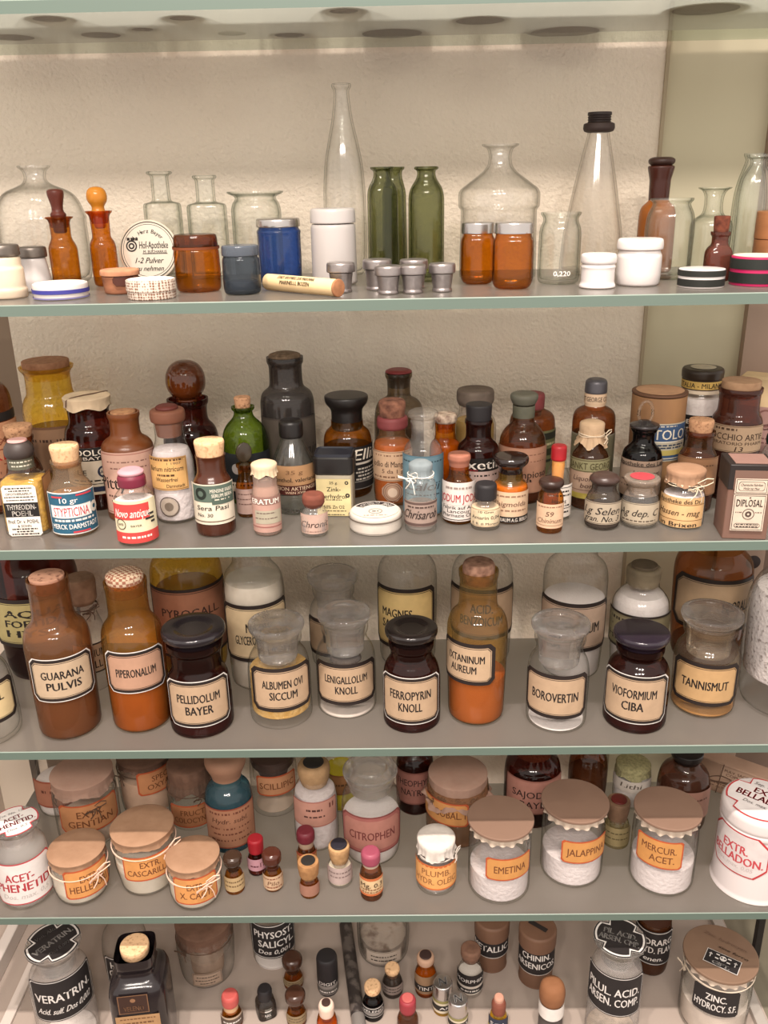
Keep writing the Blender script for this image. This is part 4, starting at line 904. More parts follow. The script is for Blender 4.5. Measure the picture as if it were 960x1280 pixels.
t.label(607, 647, -60, 85, [('#ded4c8', 0, 0)], [('-', .92, .02), ('~', .8, .05, None, .6), ('~', .68, .05, None, .7), ('Hecht', .5, .14, None, .4), ('~', .36, .05, None, .7), ('-', .28, .02), ('~', .16, .05, None, .6)])
t.solid('lid', [(9, 575), (9.7, 573), (9.7, 559), (8.5, 556.5)], paint('#a51f26', .4), cut=1)
t = T('C', 686, 668, 15, 'glass_vial', 'small amber vial with a dark wide cap and cream label, front and right of centre', 'vial')
t.body([(15, None), (16, 660), (16, 622), (14.5, 616), (11.5, 612)], AMBER, cut=3)
t.label(631, 661, -82, 82, [('#ceac8e', 0, 0)], [('59', .6, .2, '#5a3f30', .2, .2), ('~', .88, .05, '#8a6650', .7), ('Chininum', .32, .2, '#6d4c3a', .7, .3), ('-', .12, .02, '#8a6650')])
t.stopper([(11, 614), (12, 609), (15.5, 606), (16, 602), (14, 599)], paint('#35241e', .3, var=.3, scale=80), cut=1.5)
t = T('C', 736, 618, 25, 'medicine_bottle', 'brown bottle with a grey capsule and a printed paper band round its neck', 'bottle')
t.body([(24.5, None), (26, 580), (26.5, 525), (25, 515), (19, 510), (13, 508), (12.5, 504)], BROWN, cut=6)
t.fill(540, paint('#40220f', .6), .93)
t.label(545, 596, -75, 88, [('#8a8270', 0, 0), ('#767058', 2, 0)], [])
t.solid('neck_band', [(12.8, 511), (13, 490)], paint('#cdb194', .7), cut=.3)
t.label(494, 506, -85, 85, [('#cdb194', 0, 0)], [('ST GEORGE CO', .5, .5, '#2a1d16', .9)], r=13.2, name='neck_label')
t.solid('capsule', [(13.5, 491), (14, 489), (13.5, 477), (11, 474), (7, 473)], paint('#5b595e', .4, metal=.5, var=.3, scale=60), cut=2)
t = T('C', 733, 639, 22, 'medicine_bottle', 'dark bottle with a crumpled tied paper cap and a saint named label', 'bottle')
t.body([(22, None), (23, 620), (23.5, 577), (22, 566), (16, 559), (14, 554), (14.5, 530)], BROWN, cut=5)
t.fill(572, paint('#3a1f10', .6), .96)
t.label(575, 624, -80, 85, [('#b79a84', 0, 0), ('#8f8a66', 0, 0, (.68, 1)), ('#b3a14a', 0, 0, (0, .14))], [('=', .97, .02, '#5a5238', .95), ('=', .7, .02, '#5a5238', .95), ('SANKT GEORGI', .83, .17, '#4a4126', .86), ('Liquor ferri', .52, .13, '#5a4038', .6, .2), ('bors.', .34, .12, '#5a4038', .3, .2), ('-', .22, .015, '#7a5a48')])
t.pcap(15.5, 528, 27, paint('#bfa384', .8, var=.4, scale=60, h2='#9a7c5e', bump=.8, bscale=90), flare=1.3, amp=.07, lobes=13, dome=3)
t.string(15, 543, 70, .7, TWINE)
t = T('C', 751, 664, 20, 'medicine_bottle', 'small squat jar with a dark domed stopper and handwritten label', 'bottle')
t.body([(19.5, None), (21.5, 652), (21.5, 624), (19, 617), (15, 612), (15, 603)], glass('dark_clear', (.55, .48, .42), (.25, .2, .16), .08, (.4, .34, .3)), cut=4)
t.fill(632, paint('#5c5146', .7), .95)
t.label(629, 656, -80, 80, [('#a0917e', 0, 0), ('#55483c', 1, 0), ('#a99a86', 1.6, 0)], [('Lg Selen', .62, .34, '#2a211b', .8, .35), ('gran. No. 3', .26, .26, '#15100d', .75, .35)])
t.stopper([(14, 612), (14.5, 604), (18.5, 601), (19, 597), (15, 593), (9, 591.5)], paint('#40302b', .3, var=.3, scale=60), cut=2.5)
t = T('C', 797, 662, 21, 'medicine_bottle', 'small clear jar whose flat stopper carries a red disc', 'bottle')
t.body([(20.5, None), (22.5, 650), (22.5, 624), (20, 617), (16.5, 612), (16.5, 605)], CLOUDY, cut=4)
t.fill(636, paint('#8f8470', .8), .94)
t.label(630, 656, -80, 80, [('#a59883', 0, 0), ('#5d5144', 1, 0), ('#aea08b', 1.6, 0)], [('Ag dep. C', .55, .34, '#2f261f', .8, .35), ('~', .16, .07, '#5d5144', .7)])
t.stopper([(15.5, 616), (16, 606), (21, 603), (22.5, 599), (22, 596)], glass('tan_stopper', (.75, .66, .56), (.4, .32, .25), .25, (.6, .5, .42)), cut=2)
t.solid('red_disc', [(15, 595.6), (15, 595)], paint('#b3434a', .5, var=.3, scale=60), cut=.3)
t = T('C', 812, 627, 30, 'cardboard_tube', 'brown cardboard tube with a blue and white label, leaning at the back', 'tube')
t.solid('tube_body', [(30, None), (32, 570), (33.5, 492)], paint('#7d5a3c', .7, var=.8, scale=18, h2='#a87f55', stretch=(1, 1, .25)), keep=True, cut=1)
t.solid('lid', [(33.8, 491), (34.2, 490), (34, 488)], paint('#5a3d2a', .7), cut=.5)
t.solid('lid_top', [(29, 487.8), (29.2, 487)], paint('#a98262', .7, var=.4, scale=60), cut=.3)
t.label(530, 577, -40, 80, [('#b9b19c', 0, 0), ('#3b5579', 1.5, 0), ('#b9b19c', 0, 0, (.28, .5)), ('#b8a860', 0, 0, (.16, .3))], [('VITOLO', .72, .27, '#dcd5c4', .8), ('=', .52, .03, '#dcd5c4', .9), ('~', .43, .04, '#2d3a4e', .8), ('~', .36, .04, '#2d3a4e', .7), ('=', .08, .03, '#c9c2b0', .8), ('~', .93, .03, '#c9c2b0', .4)])
t = T('C', 796, 642, 23, 'medicine_bottle', 'black glass bottle whose stopper ends in a clear upright loop', 'bottle')
t.body([(22.5, None), (24, 610), (24.5, 572), (23, 562), (16, 556), (13, 552), (13.5, 541), (16, 538), (16.5, 535)], BLACKG, cut=6)
t.fill(566, paint('#15110f', .5), .95)
t.label(577, 622, -85, 85, [('#97816f', 0, 0), ('#5a4a40', 0, 0, (.83, .86)), ('#9b8573', 0, 0, (.2, .8))], [('Apotheke des Lan', .92, .12, '#241b16', .86), ('Arsen. met', .66, .16, '#2a1f19', .5, .3, .1), ('~', .45, .04, '#4a3b30', .7), ('~', .3, .04, '#4a3b30', .7), ('Brixen', .1, .1, '#241b16', .3)])
t.stopper([(11, 546), (12, 536), (18, 534), (18.5, 530.5), (12, 528), (4, 525)], paint('#2b2728', .2, spec=.6), cut=1.5)
zc = (t.z(501) + t.z(531)) / 2; hh = (t.z(501) - t.z(531)) / 2; mb = MB()
tube(mb, [(hh * .58 * math.cos(a), 0, zc + hh * .93 * math.sin(a)) for a in np.linspace(0, 2 * math.pi, 25)[:-1]], .0022, CLEARG, 8, closed=True)
o = mb.build('loop', t.root); o['label'] = 'clear glass loop'; o.rotation_euler[2] = t.rz(20)
t = T('C', 863, 606, 25, 'medicine_bottle', 'clear jar of white powder with a dark lid and yellow printed neck band', 'bottle')
t.body([(25, None), (26, 560), (26, 500), (24, 492), (22, 489), (22.5, 470)], CLEAR, cut=4)
t.fill(495, WHITEP, .95)
t.label(520, 560, -85, 85, [('#1d1917', 0, 0)], [('DE', .8, .14, '#cfc7b8', .2, 0, -.2), ('~', .6, .04, '#cfc7b8', .6)])
t.solid('neck_band', [(23.2, 489), (23.4, 472)], paint('#d8c8b0', .7), cut=.3)
t.label(477, 489, -89, 89, [('#33261c', 0, 0), ('#c9a75c', 1.2, 0)], [('ITALIA - MILANO', .5, .52, '#241a12', .8)], r=23.5, name='neck_label')
t.solid('lid', [(23.5, 473), (25, 471), (25.5, 463), (24, 459.5)], paint('#33281f', .35), cut=1.5)
t.solid('lid_top', [(15, 459.2), (15.5, 458.6)], paint('#c5baa6', .6, var=.6, scale=60), cut=.3)
t = T('C', 908, 628, 29, 'medicine_bottle', 'dark red brown jar with a wide cork and an old script label', 'bottle')
t.body([(28.5, None), (30, 590), (31, 530), (29, 520), (25, 515), (24.5, 508), (24.5, 492), (26.5, 489), (26.5, 484)], glass('red_brown', (.46, .20, .12), (.14, .05, .03), .1, (.3, .12, .08)), cut=5)
t.fill(535, paint('#3d190f', .7), .96)
t.label(533, 566, -88, 78, [('#9c8368', 0, 0), ('#5a4230', 1, 0), ('#a58b70', 1.6, 0)], [('FINOCCHIO ARTIF.', .58, .24, '#3a281c', .92), ('~', .86, .08, '#4a3626', .3, 0, -.1), ('LABORATORIO PHARM', .34, .12, '#4a3626', .86), ('13', .14, .18, '#3a281c', .1, .2, .1)])
t.solid('cork', [(22, 492), (23.5, 484), (23.5, 475)], paint('#9c7c5f', .85, var=.6, scale=90, h2='#7a5a42', bump=.3), cut=1.5)
t = T('C', 864, 642, 22, 'medicine_bottle', 'corked brown bottle between the paper capped jar and the cardboard tube', 'bottle')
t.body([(21.5, None), (23, 610), (24, 575), (22, 566), (18, 561), (16.5, 555), (17, 545), (18.5, 542), (18, 538)], BROWN, cut=4)
t.fill(572, paint('#6d4028', .8), .95)
t.label(573, 620, -70, 80, [('#8f6848', 0, 0), ('#6b4a32', 1, 0), ('#946c4c', 1.6, 0)], [('~', .8, .03, '#5a3c28', .6)])
t.solid('cork', [(13.5, 545), (14, 538), (15.5, 527), (14.5, 524)], CORK, cut=1)
t = T('C', 850, 662, 25, 'medicine_jar', 'small jar of white granules under a tied tan paper cap, from a Brixen pharmacy', 'jar')
t.body([(24.5, None), (26.5, 650), (26.5, 622), (24, 612), (20, 605), (21, 597)], CLEAR, cut=5)
t.fill(616, WHITEP2, .95, dome=.004)
t.label(623, 660, -80, 62, [('#cfa878', 0, 0), ('#8a6238', 0, 0, (.24, .26)), ('#d4ad7c', 0, 0, (.26, .76)), ('#8a6238', 0, 0, (.76, .78))], [('Apotheke des Dr.', .88, .14, '#2a1c10', .84), ('Hassen - mag', .5, .2, '#4a3420', .8, .3), ('in Brixen', .11, .15, '#1d130a', .7)])
t.pcap(24, 585, 17, PAPERCAP, flare=1.03, amp=.05, dome=1)
t.string(22.5, 602, 35, 1.2, TWINE)
t = T('C', 922, 676, 31, 'tin', 'rectangular brown medicine box with black lid edges and a white framed label', 'box')
zz = t.z(574); ro = t.rz(0) + math.radians(16); hx, hy = t.mt(26.5, .05), t.mt(25, .05)
mb = MB(); box(mb, (-hx, -hy, 0), (hx, hy, zz * .985), paint('#70554a', .6, var=.4, scale=30, h2='#77503f'), .002); o = mb.build('box_body', t.root); o.rotation_euler[2] = ro
mb = MB(); box(mb, (-hx * 1.03, -hy * 1.03, zz * .67), (hx * 1.03, hy * 1.03, zz), paint('#241d1b', .5), .002)
o = mb.build('lid', t.root); o.rotation_euler[2] = ro
mb = MB(); e = hx * 1.035
box(mb, (-hx * .78, -hy * 1.045, zz * .68), (hx * .80, hy, zz * .93), paint('#70564b', .6, var=.4, scale=30, h2='#77503f'), 0.); o = mb.build('lid_front', t.root, smooth=False); o.rotation_euler[2] = ro; o['label'] = 'brown front panel of the lid'
mb = MB(); box(mb, (-hx * .75, -hy * .8, zz), (hx * .85, hy * .8, zz + .0008), paint('#8a6a60', .6, var=.3, scale=30)); o = mb.build('lid_top', t.root, smooth=False); o.rotation_euler[2] = ro
def dl(y0, y1, L, lines, nm): t.label(y0, y1, 0, 0, L, lines, flat=(16, -hx * .72, hx * .74, hy * 1.055), name=nm)
dl(598, 617, [('#cdbba9', 0, 0), ('#3a2c26', 1.2, 0), ('#cdbba9', 1.9, 0), ('#3a2c26', 4, 2), ('#c9b7a5', 4.5, 2)], [('Chemische Fabriken', .6, .17, None, .66, .2), ('Weiler-ter Meer', .36, .16, None, .5, .2)], 'lid_label')
dl(618, 663, [('#cdbba9', 0, 0), ('#3a2c26', 1.2, 0), ('#cdbba9', 1.9, 0), ('#3a2c26', 4, 2, (.0, .3)), ('#c9b7a5', 4.5, 2, (.0, .3))], [('DIPLOSAL', .78, .2, None, .8), ('o', .47, .3, '#4a3a32', .12), ('o', .47, .16, '#4a3a32', .6), ('~', .52, .02, '#4a3a32', .2, 0, -.3), ('~', .52, .02, '#4a3a32', .2, 0, .3), ('~', .18, .03, None, .66), ('~', .12, .03, None, .66), ('^', .92, .05, None, .9)], 'label')
t = T('C', 950, 604, 36, 'carton', 'cream carton with a pink printed front at the back right corner', 'carton')
zz = t.z(470); hx = t.mt(38, .1); mb = MB(); box(mb, (-hx, -.018, 0), (hx, .018, zz * .64), paint('#b08a80', .7, var=.4, scale=30), .003); o = mb.build('box_body', t.root); o.rotation_euler[2] = t.rz(-10)
mb = MB(); box(mb, (-hx, -.019, zz * .64), (hx, .019, zz), paint('#e3c79c', .8, var=.3, scale=12, bump=.3), .008); o = mb.build('lid', t.root); o.rotation_euler[2] = t.rz(-10); o['label'] = 'cream upper half'
t.label(510, 565, 0, 0, [('#b79088', 0, 0)], [('o', .75, .4, '#8a5f58', .2, 0, .0), ('Flor', .6, .22, '#8a5f58', .5, .4), ('~', .3, .03, '#7d5650', .7), ('~', .2, .03, '#7d5650', .6)], flat=(-10, -hx * .95, hx * .9, .0185))
t = T('C', 966, 625, 20, 'glass_jar', 'clear jar with a dark green lid cut off by the right frame edge', 'jar')
t.body([(20, None), (22, 610), (22, 572), (19, 562), (16, 556), (16, 548)], CLOUDY, cut=4)
t.solid('lid', [(17, 556), (18, 552), (18, 545), (15, 541)], paint('#2c3a2a', .6, var=.4, scale=60), cut=2)
t = T('C', 470, 671, 32, 'tin', 'flat round white tin with black lettering on its lid, at the front centre', 'tin')
IV = paint('#c6beb3', .4, var=.4, scale=50, h2='#a89d92')
t.solid('tin_body', [(31.5, None), (32, 656)], IV, keep=True, cut=1)
t.solid('lid', [(32.8, 657), (33, 655), (32.8, 640), (31, 637.5)], IV, cut=1.5)
t.label(654.5, 656.5, -170, 170, [('#6d6258', 0, 0)], r=33.1, name='seam')
zt = t.z(637.3); rl = t.mt(29, zt); mb = MB(); rz = t.rz(0)
def lidp(a, q): return (rl * q * math.cos(a), rl * q * math.sin(a), zt + .0006)
mb.add([(0, 0, zt + .0004)] + [(rl * 1.02 * math.cos(a), rl * 1.02 * math.sin(a), zt + .0004) for a in np.linspace(0, 2 * math.pi, 41)[:-1]], [(0, 1 + i, 1 + (i + 1) % 40) for i in range(40)], paint('#cdc5ba', .45))
vs = [lidp(math.radians(a) + rz, q) for a in range(25, 156, 5) for q in (.58, .95)]
mb.add(vs, [(2 * i, 2 * i + 1, 2 * i + 3, 2 * i + 2) for i in range(len(vs) // 2 - 1)], paint('#2a2326', .5))
for k, ch in enumerate('GEROLIN'):
    v2, f2, wd = text2d(ch, .03); a = math.radians(138 - k * 16) + rz; q = rl * .42
    mb.add([(rl * .64 * math.cos(a) + (x * math.sin(a) + (y + .2) * math.cos(a)) * q, rl * .64 * math.sin(a) + (-x * math.cos(a) + (y + .2) * math.sin(a)) * q, zt + .0008) for x, y in v2], f2, paint('#e8e0d6', .5))
mb.build('lid_print', t.root)
t.top_label(637.0, 29, [], [('o', .38, .3, '#8d8279', .12), ('~', .38, .05, '#7d7269', .14), ('~', .14, .04, '#a09488', .5)], name='lid_stamp')
# ---------------------------------------------------------------- shelf D: framed apothecary bottles
def framed(t, y0, y1, a0, a1, lines, white=False, cream='#b3977b', ch=7, h=None, **k):
    L = ([('#d8d2cc', 0, ch)] if white else []) + [('#241915', 1.3 if white else 0, ch), (cream, 5.2, ch - 2), ('#2a1f1a', 6.2, ch - 3), (cream, 6.9, ch - 3)]
    n = len(lines); out = []
    for i, l in enumerate(lines):
        s, sc = (l, 1.) if isinstance(l, str) else l[:2]
        uo = 0 if isinstance(l, str) or len(l) < 3 else l[2]
        hh = h or (.21 if n == 1 else .185 if n == 2 else .16)
        v = .5 + ((n - 1) / 2 - i) * hh * 1.38
        out.append((s, v, hh, INK, .60 * sc, 0, uo, .018))
    return t.label(y0, y1, a0, a1, L, out, **k)
def ground_stopper(t, cy, hw, nhw, ny, mat, disc=None, dip=None):
    """flat disc head of a ground glass stopper over its tapering plug"""
    P = [(nhw * .86, ny + 6), (nhw * .94, cy + 22), (nhw * 1.0, cy + 14), (hw * .95, cy + 9), (hw, cy + 5), (hw * .98, cy)]
    if disc: P += [(hw * .62, cy + .3), (hw * .5, cy + 2.2)]
    return t.stopper(P, mat, cut=2.5)
t = T('D', 64, 853, 44, 'apothecary_bottle', 'very large dark brown bottle labelled for a foetida water, at the back left', 'bottle')
t.body([(43, None), (52, 740), (54, 720), (50, 700), (30, 685)], DEEP, cut=14, neck=False)
t.fill(790, paint('#2c1210', .6), .96)
framed(t, 747, 806, -72, 60, ['AQUA', 'FOETIDA', 'HYST.'], cream='#a99a68', h=.15)
t = T('D', 93, 926, 37.5, 'apothecary_bottle', 'brown bottle with a cork top, leftmost of the two tall brown bottles in front', 'bottle')
t.body([(37, None), (38, 870), (40.5, 800), (38, 783), (28, 775), (25, 766), (24.5, 735), (25.5, 730), (25.5, 722)], glass('guarana', (.66, .40, .18), (.3, .14, .05), .24, (.34, .15, .06)), cut=8)
t.fill(846, paint('#64240f', .9, var=.3, scale=60, bump=.3), .97)
framed(t, 823, 876, -62, 60, ['GUARANA', ('PULVIS', .8)], white=True, cream='#b9a186')
t.solid('cork', [(19, 738), (20.5, 726), (21.5, 719)], paint('#c4937a', .85, var=1., scale=140, h2='#6b3f30', bump=.5, contrast=(.55, .7)), cut=1)
t = T('D', 121, 866, 20, 'apothecary_bottle', 'small clear bottle with a wired cork between the two tall brown bottles', 'bottle')
t.body([(20, None), (21, 820), (21, 785), (18, 775), (15, 768), (15, 752)], CLOUDY, cut=5)
t.label(806, 842, -70, 80, [('#2a211c', 0, 0), ('#b79f84', 2, 0)], [('LITHIUM', .68, .26, None, .6), ('SALL', .3, .26, None, .4)])
t.solid('cork', [(15, 753), (18, 748), (19, 727), (17.5, 721)], paint('#8f7059', .85, var=.7, scale=90, h2='#6b4d3a', bump=.4), cut=1.5)
t.string(16, 758, 20, .9, TWINED)
t = T('D', 182, 918, 36, 'apothecary_bottle', 'tall amber bottle with a checked cloth cap over its mouth', 'bottle')
t.body([(35.5, None), (36.5, 860), (38, 795), (36, 780), (27, 771), (25, 762), (25.5, 735), (26.5, 731), (26.5, 725)], glass('piper', (.84, .52, .14), (.34, .16, .02), .09, (.6, .36, .1)), cut=8)
t.fill(838, paint('#ab681c', .9, var=.5, scale=40, h2='#8a3f14', bump=.4), .97)
framed(t, 815, 866, -64, 60, ['PIPERONALUM'], white=True, cream='#b28a72', h=.2)
def check():
    m, nt, out = newmat('checked_cloth'); b = nt.nodes.new('ShaderNodeBsdfPrincipled'); b.inputs['Roughness'].default_value = .85
    tc = nt.nodes.new('ShaderNodeTexCoord'); c1 = nt.nodes.new('ShaderNodeTexChecker'); c1.inputs['Scale'].default_value = 230; nt.links.new(tc.outputs['Object'], c1.inputs[0])
    c1.inputs[1].default_value = lin('#a06a54'); c1.inputs[2].default_value = lin('#dcc4a8'); nt.links.new(c1.outputs[0], b.inputs['Base Color']); nt.links.new(b.outputs[0], out.inputs[0]); return m
t.solid('cloth_cap', [(20, 732), (23, 724), (23.5, 718), (18, 714), (9, 712.5)], check(), cut=2)
t = T('D', 247, 852, 41, 'apothecary_bottle', 'large yellow glass bottle half full of brown powder, behind the black stoppered jar', 'bottle')
t.body([(40, None), (43, 780), (45, 715), (42, 698), (30, 688)], YELLOW, cut=12, neck=False)
t.fill(731, paint('#6e3a20', .9, var=.3, scale=50), .85)
t.label(737, 822, -78, 82, [('#2a1d18', 0, 0), ('#8a5a42', 4, 0), ('#2a1d18', 5.5, 0), ('#8f5f47', 6.2, 0)], [('PYROGALL.', .66, .12, '#2a1712', .6)])
t = T('D', 327, 866, 35, 'apothecary_bottle', 'tall clear bottle of whitish powder behind the yellow flake jar', 'bottle')
t.body([(34, None), (36, 800), (38.5, 735), (36, 716), (28, 707), (24, 702), (23, 688)], CLEAR, cut=8, neck=False)
t.fill(722, paint('#cdc2b2', .9, var=.5, scale=60, h2='#b3a593'), .93)
framed(t, 757, 827, -75, 78, [('NATRI', .45), ('GLYCEROPHOSPHOR', .95)], h=.16, cream='#cfb792')
t = T('D', 256, 923, 37, 'apothecary_bottle', 'dark jar with the broadest black stopper, right of the checked cap bottle', 'jar')
t.body([(37, None), (39, 900), (39.5, 853), (37, 840), (30, 831), (32, 810), (35.2, 806), (35.2, 799)], DEEP, cut=7)
t.fill(860, paint('#6b332b', .8), .96)
framed(t, 852, 909, -68, 60, ['PELLIDOLUM', ('BAYER', .62)], white=True)
ground_stopper(t, 783, 40.5, 32, 825, paint('#211c20', .12, spec=.7), True)
t = T('D', 354, 911, 36, 'apothecary_bottle', 'clear stoppered jar of yellow dried egg white flakes', 'jar')
t.body([(36, None), (38.5, 890), (39, 833), (36.5, 818), (29, 808), (28, 803), (30.8, 799), (30.8, 792)], CLEAR, cut=7)
t.fill(832, paint('#c99a4c', .85, var=.9, scale=90, h2='#e0bd80', bump=1.2, bscale=160), .93, y0=880)
framed(t, 836, 890, -58, 68, ['ALBUMEN OVI', ('SICCUM', .66)])
ground_stopper(t, 776, 35.5, 28, 815, FROSTG, True)
t = T('D', 421, 840, 30, 'apothecary_bottle', 'clear jar with a large flat stopper, rear one of two clear jars left of centre', 'jar')
t.body([(29, None), (31, 800), (31.5, 766), (29, 755), (24, 748), (24, 743), (26.4, 739), (26.4, 732)], CLEAR, cut=6)
framed(t, 776, 822, -85, 60, [('K.', .3)])
ground_stopper(t, 716, 32, 24, 752, FROSTG, True)
t = T('D', 435, 899, 35, 'apothecary_bottle', 'clear stoppered jar in front, between the yellow flakes and the central black stoppered jar', 'jar')
t.body([(34.5, None), (36.5, 880), (37.5, 822), (35, 808), (28, 799), (27, 790), (29.7, 786), (29.7, 779)], CLEAR, cut=7)
t.fill(878, paint('#cfc2b8', .9, var=.3, scale=80), .93)
t.solid('residue', [(20, 823), (18, 818)], paint('#6b5c52', .9, var=.8, scale=70), cut=1)
framed(t, 831, 882, -70, 68, ['LENIGALLOLUM', ('KNOLL', .5)])
ground_stopper(t, 763, 34, 27, 806, FROSTG, True)
t = T('D', 510, 840, 35, 'apothecary_bottle', 'tall clear bottle with a yellowish framed label, behind the central black stoppered jar', 'bottle')
t.body([(34, None), (36, 780), (37.5, 715), (34, 702), (24, 692)], CLEAR, cut=10, neck=False)
t.fill(755, paint('#c5b9a8', .9, var=.4, scale=60), .92)
framed(t, 737, 812, -80, 62, [('MAGNES.', .75, -.08), ('SALICYL.', .75, -.08)], cream='#c9ad74', h=.14)
t = T('D', 515, 917, 34, 'apothecary_bottle', 'dark red brown jar with black stopper, directly left of the orange powder bottle', 'jar')
t.body([(33.5, None), (35.5, 900), (36, 842), (33, 828), (26, 819), (26, 810), (28.6, 806), (28.6, 799)], DEEP, cut=7)
t.fill(856, paint('#6b332b', .8), .96)
framed(t, 848, 906, -72, 66, ['FERROPYRIN', ('KNOLL', .55)], white=True)
ground_stopper(t, 783, 33.5, 26, 815, paint('#1d1716', .12, spec=.7), True)
t = T('D', 600, 838, 36, 'apothecary_bottle', 'clear bottle half hidden behind the orange powder bottle', 'bottle')
t.body([(35, None), (37, 780), (38.5, 715), (35, 702), (24, 692)], CLEAR, cut=10, neck=False)
t.fill(742, paint('#d6ccbe', .9), .92)
framed(t, 738, 800, -85, 85, [('ACID.', .4), ('BENZOICUM', .8)])
t = T('D', 594, 910, 34.5, 'apothecary_bottle', 'tall corked amber bottle half full of bright orange powder', 'bottle')
t.body([(34, None), (35, 870), (38, 795), (38, 778), (34, 766), (25, 758), (23.5, 748), (23.5, 722), (25, 719), (25, 712)], glass('tannin', (.82, .64, .32), (.38, .26, .1), .08, (.55, .42, .2)), cut=8)
t.fill(838, paint('#c26c18', .9, var=.35, scale=40, h2='#a04c14', bump=.3), .97)
framed(t, 806, 857, -84, 36, [('IXTANINUM', 1.0, .02), ('AUREUM', .72, -.02)], white=False, cream='#b79b7e')
t.solid('cork', [(18, 728), (20, 720), (20.5, 707), (18, 702)], paint('#a07a66', .85, var=1., scale=110, h2='#553528', bump=.5), cut=1.5)
t = T('D', 711, 853, 36, 'apothecary_bottle', 'large clear bottle of white powder with framed label, right of centre at the back', 'bottle')
t.body([(35, None), (38, 790), (40, 718), (37, 704), (28, 697), (25, 692), (25, 682)], CLEAR, cut=8, neck=False)
t.fill(744, WHITEP, .94)
framed(t, 755, 815, -85, 82, [('NATRIUM', .7, .1)], cream='#ad9480')
t = T('D', 693, 917, 35, 'apothecary_bottle', 'clear stoppered jar with a little white powder, right of the orange powder bottle', 'jar')
t.body([(34.5, None), (37, 895), (38.5, 836), (36, 822), (29, 813), (29, 803), (31.9, 799), (31.9, 792)], CLEAR, cut=7)
t.fill(897, WHITEP, .94)
t.label(846, 851, -30, 45, [], [('~', .5, .8, '#a5978b', .8)], name='engraving')
framed(t, 845, 899, -72, 64, [('BOROVERTIN', 1.08)], h=.21)
ground_stopper(t, 776, 37, 29, 820, FROSTG, True)
t = T('D', 792, 850, 32, 'apothecary_bottle', 'corked clear bottle of white powder with a dark green label', 'bottle')
t.body([(31, None), (34, 800), (36, 762), (34, 748), (26, 738), (20, 733), (20, 716)], CLEAR, cut=9)
t.fill(740, WHITEP, .95)
t.label(771, 815, -85, 85, [('#2a211c', 0, 0), ('#7d7459', 3, 0), ('#8a8062', 5, 0)], [('~', .8, .08, '#2a211c', .5, 0, -.2), ('~', .6, .05, '#4a4130', .7), ('HH', .3, .2, '#2a211c', .2, 0, -.3)])
t.solid('cork', [(19, 730), (21, 722), (21.5, 711), (19, 708)], paint('#8f8068', .8, var=.5, scale=70), cut=1.5)
t.solid('cork_top', [(16, 708), (16, 705)], paint('#6b5c4a', .8, var=.6, scale=70), cut=.6)
t = T('D', 790, 917, 36.5, 'apothecary_bottle', 'dark red brown jar with a purple black stopper, right of centre', 'jar')
t.body([(36, None), (38.5, 900), (39, 842), (36.5, 829), (28, 820), (27, 815), (29.7, 811), (29.7, 804)], DEEP, cut=7)
t.fill(850, paint('#6b332b', .8), .96)
framed(t, 846, 905, -72, 64, ['VIOFORMIUM', ('CIBA', .46)], white=True)
ground_stopper(t, 788, 35, 27, 816, paint('#28202a', .15, spec=.6))
t = T('D', 876, 838, 40, 'apothecary_bottle', 'large brown bottle with a chamfered framed label, at the back right', 'bottle')
t.body([(39, None), (44, 780), (47.5, 712), (45, 696), (32, 684)], glass('brown_orange', (.66, .34, .13), (.24, .09, .02), .14, (.5, .25, .1)), cut=12, neck=False)
t.fill(800, paint('#6b3a1c', .8), .95)
framed(t, 725, 790, -62, 88, [('CHLORALUM', .7, .2)], cream='#a58b6e', ch=11)
t = T('D', 874, 898, 36, 'apothecary_bottle', 'clear stoppered jar of tan powder at the right', 'jar')
t.body([(35, None), (38, 875), (40.5, 822), (38, 808), (30, 799), (30, 791), (33, 787), (33, 780)], glass('tan_clear', (.90, .82, .70), (.5, .4, .3), .05, (.7, .58, .45)), cut=7)
t.fill(874, paint('#c79c66', .9, var=.2, scale=60), .96)
framed(t, 831, 882, -62, 66, [('TANNISMUT', 1.05)], h=.21, cream='#b89468')
ground_stopper(t, 764, 38, 30, 808, FROSTG)
t = T('D', 976, 904, 55, 'storage_jar', 'huge clear jar full of white granules cut off by the right frame edge', 'jar')
t.body([(54, None), (59, 845), (63, 780), (62, 748), (52, 724), (38, 714)], CLEAR, cut=12, wall=4, neck=False)
t.fill(736, paint('#d5ccca', .9, var=.9, scale=170, h2='#8f817d', bump=1.2, contrast=(.56, .66)), .93, y0=838, dome=.01)
t.label(846, 900, -12, 60, [('#e3ddd6', 0, 4), ('#5a3a28', 2, 3), ('#d8c9b0', 4, 3)], [('~', .5, .1, None, .6)])
t = T('D', -8, 936, 38, 'apothecary_bottle', 'clear jar with a framed cream label cut off by the left frame edge', 'jar')
t.body([(38, None), (40, 900), (38, 850), (35, 836), (24, 824), (20, 815), (15, 813), (16.5, 809), (16.5, 802)], CLEAR, cut=8, thick=True)
framed(t, 858, 908, -80, 62, ['TANNAL', ('KNOLL', .4)], cream='#d0b98c')
ground_stopper(t, 786, 20, 15, 815, FROSTG)
